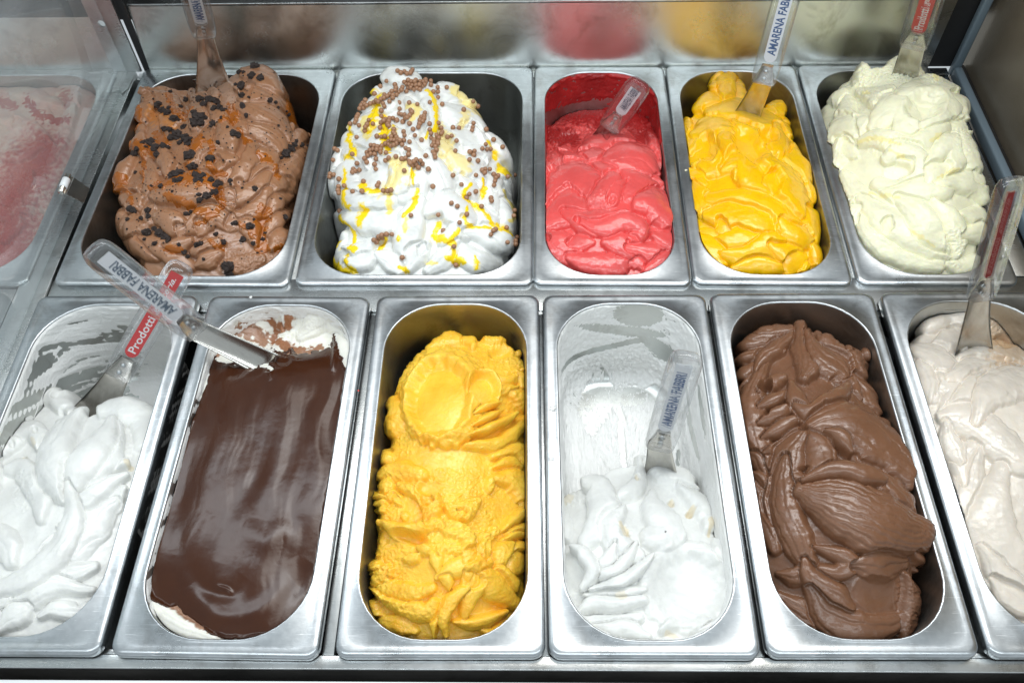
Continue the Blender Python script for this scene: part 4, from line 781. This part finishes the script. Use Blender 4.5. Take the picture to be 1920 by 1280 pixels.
# ---- B5 pale cream
V = (1440, 0, .4376)
G = Gel(PANS['B5'], V, [(260,440,-10),(380,300,26),(440,340,24),(550,270,36),(600,330,34),(690,320,22),(350,520,16),(500,480,40),(660,460,48),(790,450,42),(840,520,34),(300,650,0),(480,650,30),(650,650,38),(800,660,34),(380,820,4),(560,820,20),(750,820,26),(880,820,14),(430,980,0),(620,980,10),(800,980,12),(910,960,2),(560,1110,-8),(750,1120,-6),(880,1100,-8)],
  outline=pp('190,440,-14 225,405,-10 300,395,-6 305,350,4 335,305,12 355,262,18 400,255,20 455,290,20 500,238,22 560,232,22 620,232,22 640,262,20 650,275,16 690,308,10 725,365,14 785,400,18 845,430,18 875,500,14 850,550,10 858,610,8 885,690,0 880,740,-2 910,780,-6 940,850,-10 948,920,-14 940,1000,-16 930,1400,-20 300,1400,-20 200,900,-18 160,560,-16'), drop=15, floor=-100, seed=111, over=18, edge_n=1.5)
lay(G, [('230,430 290,405 350,450',64,9,0),('360,430 340,500 370,550 440,530',58,9,0),('400,400 480,430 530,390',56,8,0),('450,560 500,500 560,480 610,560 690,600',76,10,2),('560,420 640,395 730,395 785,440 740,520 670,560',80,11,0),('780,425 835,455 862,505 825,560 812,620',56,9,0),
 ('400,620 480,600 600,640 700,600 765,555',54,9,0),('260,610 330,560 380,580',64,9,0),('300,710 330,640 350,600',54,9,2),('500,690 560,660 620,700 640,780 560,825 480,800',76,10,0),('680,710 740,650 790,640 780,720 700,775',60,11,0),('800,560 840,640 872,700 862,765',50,9,0),
 ('450,855 560,850 660,830 770,825',60,9,0),('720,790 820,785 880,800 925,860',56,9,3),('330,760 420,880 520,960 600,1010',80,8,3),('370,880 460,1020 600,1100 730,1140',70,9,3),('400,860 500,950 640,1030 760,1085',80,9,3),('560,860 640,930 700,1000 770,1065',80,10,2,.5),('820,925 880,930 935,925',50,8,2),
 ('700,870 760,930 800,1020 790,1100',50,9,0),('820,1010 900,1000 935,980',50,8,2),('760,1135 840,1145 890,1110',46,7,0)], g=.7, seed=25)
G.filler(8,(28,50),(3,6),(0,3),.6,60,60,(260,450,900,1050),2.0,3)
G.hollow(660,475,90,60,-20,1.5,.5,.6,.8); G.hollow(560,740,60,40,0,1.5,.5)
for a in [(570,300,95,70,1.0),(400,320,100,70,.9),(690,340,50,60,.7),(430,430,80,70,.6),(500,630,90,40,.5),(780,1060,60,100,.6),(810,620,50,60,.4),(560,700,100,70,.3)]: G.crumb(*a)
for a in [('400,620 480,612 560,635',12),('680,620 730,590',10),('720,770 790,740',9),('600,990 700,1062',7),('420,420 440,425',12),('520,660 600,700',8),('440,840 560,862',9),('700,340 705,380',14)]: G.paint(a[0],a[1],.8,nz=.8)
G.finish('ice_cream','gel_cream','pale cream ice cream heaped high over its pan, back right corner',noise=(.6,.12),crumb=2.6)
# ---- B0 pink and red, behind the glass
V = (0, 0, 1.)
G = Gel(PANS['B0'], V, [(0,170,-20),(100,180,-16),(140,230,-14),(60,260,-12),(0,300,-10),(110,300,-14),(40,400,-14),(0,500,-16),(-100,250,-10),(-150,400,-10)], seed=121)
lay(G, [('0,170 60,180 120,200',14,6,2),('0,230 50,240 100,280',18,7,2),('140,170 130,230 110,290',12,6,2),('0,300 40,290 80,270',16,7,2),('60,330 40,400 10,450',22,6,0)], g=.8, seed=26)
G.filler(30,(8,18),(3,7),(0,3),.8,60,60,(-200,150,200,560),2.2,3); G.crumb(40,420,90,120,1.0)
G.paint('-60,440 0,400 50,330 90,280',95,1.0,nz=.3,edge=.9); G.paint('-40,560 0,500 30,420',110,1,nz=.3,edge=.9); G.paint('50,190 80,220 130,230',9,1,nz=.9); G.paint('0,190 30,200',10,.8,nz=.9); G.paint('90,265 120,270',8,1,nz=.9); G.paint('120,180 130,200',12,.6,nz=.9)
G.finish('ice_cream','gel_pink','pink and red ice cream seen through the left glass partition',noise=(.8,.2),crumb=2.0)

# ---------------------------------------------------------------- chocolate balls on B2
BALLS = '''548,143 563,152 578,148 592,156 607,158 620,152 626,138 612,150 492,202 465,218 535,210 540,228 434,256 577,210 588,200 600,190 612,198 604,212 592,222 580,230 600,228 615,218 628,206 640,196 652,202 640,214 626,222 612,234 626,242 640,232 652,222 664,212 676,200 690,184 692,198 684,212 670,222 658,236 572,240 560,252 548,262 536,268 524,276 548,250 534,256 512,262 500,270 484,262 484,278 470,284 590,246 720,186 722,200 718,214 726,184 796,226 745,250 752,276 730,248 742,238
 386,288 376,300 384,312 370,318 362,330 378,332 390,322 402,318 412,320 356,348 366,342 346,372 342,386 352,362 440,290 434,304 456,296 446,302 476,306 482,320 507,296 558,300 602,304 648,310 709,300 765,311 464,347 881,337 916,303 932,300 952,328 558,332 554,358 566,362 580,366 612,340 616,350 628,348 688,353 606,366
 310,408 338,398 354,416 406,388 398,410 392,420 428,406 384,444 343,475 478,374 490,384 504,384 518,386 532,384 544,390 508,392 466,402 480,396 500,410 504,418 464,426 576,396 582,386 594,380 606,406 664,392 670,380 682,374 676,388 662,408 668,402 656,424 704,408 757,408 768,430 770,446 621,437 586,448 576,442 584,464 530,436 528,450 818,426 856,428 925,403 918,426 920,438 992,438
 446,470 470,472 484,474 462,478 516,474 530,464 540,474 534,488 548,490 520,492 528,500 546,504 544,516 530,516 608,498 578,490 572,510 560,500 632,466 640,474 667,487 704,438 712,456 708,462 714,476 720,484 746,470 752,478 770,458 789,475 820,470 841,502 748,498 736,494 728,504 750,508 720,514 736,520 748,524 738,536 750,540 726,546 734,560 732,572 836,540 414,516 430,520 442,524 456,520 470,518 484,512 496,508 478,524 464,534 452,536 466,546 480,540 490,552 502,516 510,522 428,534 418,540 400,550 414,560 404,566 432,562 440,584 388,580 402,598 434,610 442,632 436,582 328,556 606,536 590,536 600,560 586,580 604,592 610,602 626,600 642,600 664,598 668,610 674,618 650,624 640,612 628,620 582,578 574,584 487,592 500,582 512,576 538,572 580,640 706,634 693,568 905,545 934,550 926,560 908,586 950,592 990,510 972,532 994,534 1012,532 1020,488 1074,524 972,640 984,636 1000,636 978,648 228,588 250,540 236,530
 346,608 350,622 338,634 330,628 344,642 332,648 356,640 328,650 220,656 216,668 228,666 256,684 284,716 256,726 256,752 254,742 330,741 372,742 380,692 454,700 450,712 474,740 512,741 500,748 716,722 860,711 826,664 938,664 942,748 1030,660 1048,666 1038,676 1036,694 1030,712 1034,724 1014,776 1016,788 1097,667 1136,664 906,770 894,776 850,818 820,802 889,858 862,900 968,819 612,862 753,868 773,938 264,834 1036,932 1042,924 1085,927 1030,940 1014,958 1130,838 1126,866 1142,972 1136,990 1136,1008 1094,994 832,1018 838,1108 566,1078 452,976 464,972 476,968 458,990 448,996 470,984 492,966 516,958 440,990'''
bm = bmesh.new(); bmesh.ops.create_icosphere(bm, subdivisions=3, radius=2.75*MM)
for v in bm.verts:
    d = fbm(np.array([v.co.x*900.]), np.array([v.co.y*900.+v.co.z*700]), 2, 5)[0]; v.co *= 1+.02*d
me_ball = bpy.data.meshes.new('chocolate_ball'); bm.to_mesh(me_ball); bm.free(); me_ball.materials.append(MATS['ball'])
for p in me_ball.polygons: p.use_smooth = True
rn = random.Random(5); last = []
for t in BALLS.split():
    x, y = [float(v) for v in t.split(',')]
    P, N, m = GB2.surf(540+x*.375, 80+y*.375)
    if m > 60: continue
    P = P+N*2.0
    if any(np.linalg.norm(P-q) < 2.6 for q in last): continue
    for q in last:                                    # pile rather than merge
        d = P-q; L = np.linalg.norm(d)
        if L < 5.3: P = P+(d/max(L, .01))*(5.3-L)*.6+np.array([0, 0, (5.3-L)*.5])
    last.append(P)
    o = bpy.data.objects.new('chocolate_ball', me_ball); COL.objects.link(o); o.location = P*MM; k = rn.uniform(.9, 1.1); o.scale = (k, k, k); o.rotation_euler = (rn.random()*6, rn.random()*6, 0)
    prop(o, label='small round milk chocolate ball scattered on the white ice cream heap', category='chocolate ball', group='chocolate balls on the white ice cream')
# ---------------------------------------------------------------- cookie crumbs on B1
CR = '''1130,295,18 1060,320,14 1080,318,9 1115,335,18 1155,345,20 1070,378,18 1050,372,10 755,405,10 830,440,16 885,440,20 905,460,20 925,442,16 960,452,22 975,474,18 950,480,14 1075,420,17 1106,430,8 1075,470,15 1090,514,13 700,470,20 722,488,18 745,500,20 750,478,14 805,470,12 775,525,20 792,530,10 860,500,18 880,520,24 862,545,22 895,545,18 910,520,14 980,522,9 990,485,14 1002,482,10 945,545,13 935,560,10 1040,590,14 1060,598,18 730,570,16 755,572,18 770,580,10 815,560,16 790,600,24 760,612,16 820,610,24 845,615,16 800,630,16 835,630,18 730,645,16 750,655,14 840,690,22 825,700,12 635,630,12 670,635,20 690,655,18 695,685,18 650,650,12 605,662,12 602,682,15 600,765,9 935,700,18 945,712,14 967,632,10 850,742,20 870,742,12 770,775,22 795,770,22 800,795,20 775,800,16 755,790,12 870,775,18 890,785,20 905,775,14 870,798,16 895,800,14 715,826,15 940,795,14 975,812,20 955,820,13 960,848,17 945,845,10 1020,800,12 1025,815,8 885,860,10 885,890,18 920,865,16 940,855,10 905,870,8 575,925,18 590,940,16 605,938,10 655,935,16 655,960,16 625,970,9 565,972,9 668,826,8 823,946,12 850,938,9 835,950,6 1132,835,14 1130,830,8 1271,966,12 1130,972,9 1110,1003,19 1045,988,13 1030,990,8 995,1072,16 1080,1060,14 1120,1085,12 660,1035,18 680,1015,14 710,1035,20 735,1050,22 750,1062,14 640,1058,9 685,1080,13 625,1096,6 870,1085,14 890,1082,10 825,1120,15 835,1135,10 790,1087,9 1010,1190,28 1015,1212,18 1215,1165,15 1165,1112,9 1142,1118,7 1200,450,14 1235,475,9 1225,460,8 1310,640,15 1295,660,16 1270,680,18 1255,700,12 1345,648,14 1370,645,12 1320,622,9 1390,606,7 1285,512,10 1270,500,7 1165,1060,10 1180,1030,7 680,436,5 652,545,6 900,610,8 1010,560,7 1075,830,7 990,715,7 1180,690,6 1100,900,5 760,850,6 940,930,6 1200,970,6 1250,880,6 700,745,6 620,720,6 780,700,6 560,1020,6 900,1150,7 960,1035,10 1240,560,6'''
crm = []
for k in range(6):
    bm = bmesh.new(); bmesh.ops.create_icosphere(bm, subdivisions=3, radius=1.0)
    V3 = np.array([v.co[:] for v in bm.verts]); rk = random.Random(40+k)
    n_ = fbm(V3[:, 0]*1.3+k*7, V3[:, 1]*1.3+V3[:, 2]*1.1, 2, 60+k)+.6*billow(V3[:, 0]*2.6+k*3, V3[:, 1]*2.6-V3[:, 2]*2.1, 2, 70+k)
    V3 = V3*(1+.42*n_[:, None]+.16*np.array([rk.uniform(-1, 1) for _ in V3])[:, None]); V3[:, 2] *= .75; V3[:, 0] *= rk.uniform(.9, 1.25)
    for v, c in zip(bm.verts, V3): v.co = Vector(c*MM)
    me = bpy.data.meshes.new('cookie_crumb'); bm.to_mesh(me); bm.free(); me.materials.append(MATS['cookie']); crm.append(me)
for i, t in enumerate(CR.split()):
    x, y, r = [float(v) for v in t.split(',')]
    P, N, m = GB1.surf(x*.4219, y*.4219)
    if m > 90: continue
    q = r*.4219/1.85*rn.uniform(.7, 1.05); P = P+N*q*.25
    o = bpy.data.objects.new('cookie_crumb', crm[i % 6]); COL.objects.link(o); o.location = P*MM; o.scale = (q, q, q); o.rotation_euler = (rn.uniform(-.5, .5), rn.uniform(-.5, .5), rn.random()*6)
    prop(o, label='dark brown cookie crumb pressed into the brown ice cream', category='cookie crumb', group='dark cookie crumbs on the brown ice cream')
DX = []; DF = []; rk = random.Random(9)
for i in range(900):
    a = rk.random()**.5; cx, cy_ = rk.choice([(330, 190), (390, 200), (350, 250), (340, 330), (390, 350), (280, 390), (420, 170), (470, 200), (450, 420), (300, 440), (410, 290), (520, 270)])
    P, N, m = GB1.surf(cx+rk.gauss(0, 34), cy_+rk.gauss(0, 34))
    if m > 40: continue
    q = rk.choice([.3, .4, .5, .6, .8, 1.1]); P = P+N*q*.3; b = len(DX)
    for k in range(6):
        d = np.array([(1, 0, 0), (-1, 0, 0), (0, 1, 0), (0, -1, 0), (0, 0, 1), (0, 0, -1)][k])*q*rk.uniform(.6, 1.4); DX.append(tuple((P+d+np.array([rk.uniform(-.2, .2) for _ in range(3)]))*MM))
    for x_, y_ in ((0, 2), (2, 1), (1, 3), (3, 0)): DF += [(b+x_, b+y_, b+4), (b+y_, b+x_, b+5)]
me = bpy.data.meshes.new('cookie_dust'); me.from_pydata(DX, [], DF); me.update()
prop(link('cookie_dust', me, 'cookie'), kind='stuff', label='fine dark cookie dust sprinkled over the brown ice cream', category='cookie dust')

# ---------------------------------------------------------------- spatulas
def text_mesh(s, size, bold=0.0, shear=0):
    c = bpy.data.curves.new('lettering', 'FONT'); c.body = s; c.size = size*MM; c.extrude = .06*MM; c.offset = bold*MM; c.align_x = 'LEFT'; c.align_y = 'CENTER'; c.shear = shear
    c.resolution_u = 3; o = bpy.data.objects.new('lettering', c); COL.objects.link(o); bpy.context.view_layer.update()
    me = bpy.data.meshes.new_from_object(o.evaluated_get(bpy.context.evaluated_depsgraph_get())); bpy.data.objects.remove(o); bpy.data.curves.remove(c); return me
TXT = {}
def section(x, w, t, z=0, n=28, r=.42):
    a, b = w/2, t/2; rr = min(a, b)*2*r; return rr_ring(x, a, b, min(rr, a*.98, b*.98), z)
def rr_ring(x, a, b, r, z):
    P = rrect(0, 0, a, b, r, 0, 6, 2); return np.array([(x, p[0], p[1]+z) for p in P])
def spatula(label, J, A, T, roll, kind, w=28., th=13., bw0=20., bw1=44., flip=False, tip_extra=0., off=8, full=None, tsize=9.5, bend=3., ink='ink_blue', lwk=.47, lmat=None):
    """J joint, A handle end, T blade tip (mm). Local x runs from the joint to the handle end, z faces the viewer."""
    J, A, T = map(np.array, (J, A, T)); Lh = np.linalg.norm(A-J); X = (A-J)/Lh
    C = CAM_C-(A+J)/2; Z = C-X*(C@X); Z /= np.linalg.norm(Z); Y = np.cross(Z, X)
    a = R(roll); Z, Y = Z*math.cos(a)+Y*math.sin(a), Y*math.cos(a)-Z*math.sin(a)
    t = empty('ice_cream_spatula', J, label, 'spatula', 'steel spatulas with clear handles')
    M = Matrix([[X[i], Y[i], Z[i]] for i in range(3)]); t.rotation_euler = M.to_euler()
    L = full or Lh
    rings = [section(x, w*k, th*q) for x, k, q in [(0, .80, .8), (.8, .86, .9), (3, .9, 1), (12, .96, 1), (24, 1, 1), (L-26, 1, 1), (L-14, .985, 1), (L-8, .93, .96), (L-4, .82, .86), (L-1.5, .64, .66), (L-.3, .38, .40), (L, .1, .1)]]
    h = link('handle', loft('handle', rings, cap0=True, cap1=True), 'acrylic', t)
    # inner channel faces, seen as bright lines in the plastic
    lw = w*lwk
    def card(x0, x1, lw, z, tk, round0=True):
        pts = []
        for ang in range(90, 271, 20): pts.append((x0+lw/2+lw/2*math.cos(R(ang))*(1 if round0 else .25), lw/2*math.sin(R(ang))))
        pts += [(x1, -lw/2), (x1, lw/2)]
        n = len(pts); V = [(x*MM, y*MM, z*MM) for x, y in pts]+[(x*MM, y*MM, (z+tk)*MM) for x, y in pts]
        me = bpy.data.meshes.new('label'); me.from_pydata(V, [], [tuple(range(n-1, -1, -1)), tuple(range(n, 2*n))]+[(i, (i+1) % n, n+(i+1) % n, n+i) for i in range(n)]); me.update(); return me
    x0, x1 = 24, L-13
    lb = link('label', card(x0, x1, lw, .4, .4), lmat or ('label_white' if kind == 'white' else 'label_red'), t)
    if kind == 'white': items = [('AMARENA FABBRI', 8, 8.4, .22, 0, lw*.66, (x1-x0)*.80)]
    else: items = [('Prodotti', 5, 7.2, .10, 0, lw*.6, (x1-x0)*.42), ('gelateria.', (x1-x0)*.52, 6.6, .08, .35, lw*.55, (x1-x0)*.42)]
    for s, x, size, bold, shear, hh, wd in items:
        k = (s, round(wd)); 
        if k not in TXT:
            me = text_mesh(s, size, bold, shear); co = np.array([v.co[:] for v in me.vertices]); W_ = co[:, 0].max()-co[:, 0].min(); H_ = co[:, 1].max()-co[:, 1].min()
            for v in me.vertices: v.co.x = (v.co.x-co[:, 0].min())*wd*MM/W_; v.co.y = (v.co.y-(co[:, 1].max()+co[:, 1].min())/2)*hh*MM/H_
            TXT[k] = me
        tx = link('lettering', TXT[k].copy(), ink if kind == 'white' or lmat else 'ink_white', lb)
        if flip: tx.rotation_euler = (0, 0, math.pi); tx.location = ((x1-x)*MM, 0, .87*MM)
        else: tx.location = ((x0+x)*MM, 0, .87*MM)
    # blade: curved steel, tang runs up inside the handle
    D = T-J; tx_ = np.array([D@X, D@Y, D@Z]); Lb = np.linalg.norm(tx_); bd = tx_/Lb
    ns, nw = 22, 10; V = []; F = []; tang = 22
    bz = np.array([0, 0, 1.])-bd*bd[2]; bz /= np.linalg.norm(bz); by = np.cross(bz, bd); by = by if by[1] > 0 else -by
    for lay_ in (0, 1):
        for i in range(ns+1):
            s_ = -tang+(Lb+tip_extra+tang)*i/ns
            if s_ < 0: c = np.array([-s_, 0, 0.]); ya = np.array([0, 1., 0]); za = np.array([0, 0, 1.]); ww = bw0*(.55+.45*smooth01(1+s_/tang*.9)); dip = 2.2
            else:
                u = s_/(Lb+tip_extra); c = bd*s_; ya, za = by, bz; ww = bw0+(bw1-bw0)*u**1.4; dip = 2.2+bend*u
                c = c+za*(-bend*math.sin(u*2.2)*.9)
            for j in range(nw+1):
                v = (j/nw-.5)*2; V.append((c+ya*v*ww/2-za*(dip*(1-v*v))-za*lay_*1.0-np.array([0, 0, .6]))*MM)
    n0 = (ns+1)*(nw+1)
    for i in range(ns):
        for j in range(nw):
            a_ = i*(nw+1)+j; F.append((a_, a_+1, a_+nw+2, a_+nw+1)); F.append((a_+n0, a_+n0+nw+1, a_+n0+nw+2, a_+n0+1))
    for i in range(ns):
        for j in (0, nw): a_ = i*(nw+1)+j; F.append((a_, a_+nw+1, a_+nw+1+n0, a_+n0))
    for j in range(nw):
        for i in (0, ns): a_ = i*(nw+1)+j; F.append((a_, a_+1, a_+1+n0, a_+n0))
    me = bpy.data.meshes.new('blade'); me.from_pydata([tuple(v) for v in V], [], F); me.update()
    for p in me.polygons: p.use_smooth = True
    bl = link('blade', me, 'steel_blade', t)
    for x in (6, 14):
        rg = [np.array([(x+q*math.cos(R(a)), q*math.sin(R(a)), zz) for a in range(0, 360, 30)]) for q, zz in ((2.1, -1.2), (2.1, -.2), (1.2, .1))]
        link('rivet', loft('rivet', rg, cap0=True, cap1=True), 'steel_rim', bl)
    return t, h, lb
def along(P, px, py, L, sign):            # point on the ray through px,py at distance L from P; sign -1 nearer the camera
    d = ray(px, py); d = d/np.linalg.norm(d); m = CAM_C-P; b = d@m; c = m@m-L*L; q = b*b-c
    t = -b+sign*math.sqrt(max(q, 0)); return CAM_C+d*t
def place(label, T, j, a, Lb, Lh, kind, roll=0, sj=-1, sa=-1, **kw):
    J = along(np.array(T), *j, Lb, sj); A = along(J, *a, Lh, sa)
    return spatula(label, J, A, T, roll, kind, **kw)
# white-lettered ones and red ones
place('clear handled spatula lying across the other, its blade in the chocolate sheet', at(512, 692, -9), (372, 622), (170, 462), 66, 128, 'white', roll=14, w=29, bw0=22, bw1=30, ink='ink_grey', full=None)
place('spatula with red label stuck in the white ice cream under the crossing one', at(172, 790, -52), (218, 708), (345, 492), 50, 118, 'red', roll=-10, w=29, bw0=24, bw1=46)
place('spatula with blue lettering leaning in the scraped white pan', at(1238, 905, -52), (1236, 838), (1290, 662), 44, 124, 'white', roll=-8, w=29, bw0=22, bw1=34)
place('spatula stuck in the brown ice cream among the cookie crumbs', at_y(402, 172, 668), (384, 66), (352, -50), 70, 118, 'white', roll=6, w=30, bw0=19, bw1=48, tip_extra=6)
place('short looking spatula leaning in the strawberry red ice cream', at(1122, 285, -45), (1142, 240), (1204, 152), 40, 76, 'white', roll=-4, w=30, bw0=22, bw1=40, ink='ink_grey')
place('spatula with blue lettering standing in the bright yellow ice cream', at_y(1400, 222, 625), (1430, 158), (1490, -60), 50, 122, 'white', roll=-6, w=30, bw0=22, bw1=34, tip_extra=8)
place('spatula with red label standing in the pale cream ice cream', at_y(1688, 170, 660), (1712, 88), (1758, -60), 55, 118, 'red', roll=4, w=34, bw0=26, bw1=32)
place('spatula with red label at the right edge, in the beige ice cream', at(1828, 668, -22), (1838, 560), (1902, 332), 72, 125, 'red', roll=-38, w=29, bw0=22, bw1=40, lwk=.27, lmat='label_dark_red', ink='ink_faint')

# small splashes of ice cream on the rims
def splash(px, py, z, r, mat, lab, seed):
    P = at(px, py, z); bm = bmesh.new(); bmesh.ops.create_icosphere(bm, subdivisions=3, radius=1)
    V3 = np.array([v.co[:] for v in bm.verts]); n_ = fbm(V3[:, 0]*1.6+seed, V3[:, 1]*1.6, 3, seed)
    V3 = V3*(1+.55*n_[:, None]); V3[:, 2] *= .28
    for v, c in zip(bm.verts, V3): v.co = Vector(c*r*MM)
    me = bpy.data.meshes.new('splash'); bm.to_mesh(me); bm.free()
    for p in me.polygons: p.use_smooth = True
    o = link('splash', me, mat); o.location = P*MM; prop(o, label=lab, category='splash')
splash(1013, 587, 1, 2.2, 'gel_milk', 'white splash on the rims between mango pan and scraped pan', 3)
splash(1036, 765, .3, 3.0, 'gel_milk', 'thin white splash on the left rim of the scraped pan', 5)
splash(1034, 860, .3, 2.4, 'gel_milk', 'white splash low on the left rim of the scraped pan', 7)
splash(672, 732, .5, .9, 'gel_red', 'tiny red splash on the rim right of the chocolate sheet', 9)
splash(1286, 319, -6, 1.6, 'gel_cream', 'pale crumb on the rim left of the bright yellow ice cream', 11)
splash(1484, 174, -8, 1.8, 'gel_yellow', 'yellow fleck at the back right of the bright yellow pan', 13)
splash(470, 557, .4, 1.6, 'gel_milk', 'white fleck on the back rim of the chocolate sheet pan', 15)
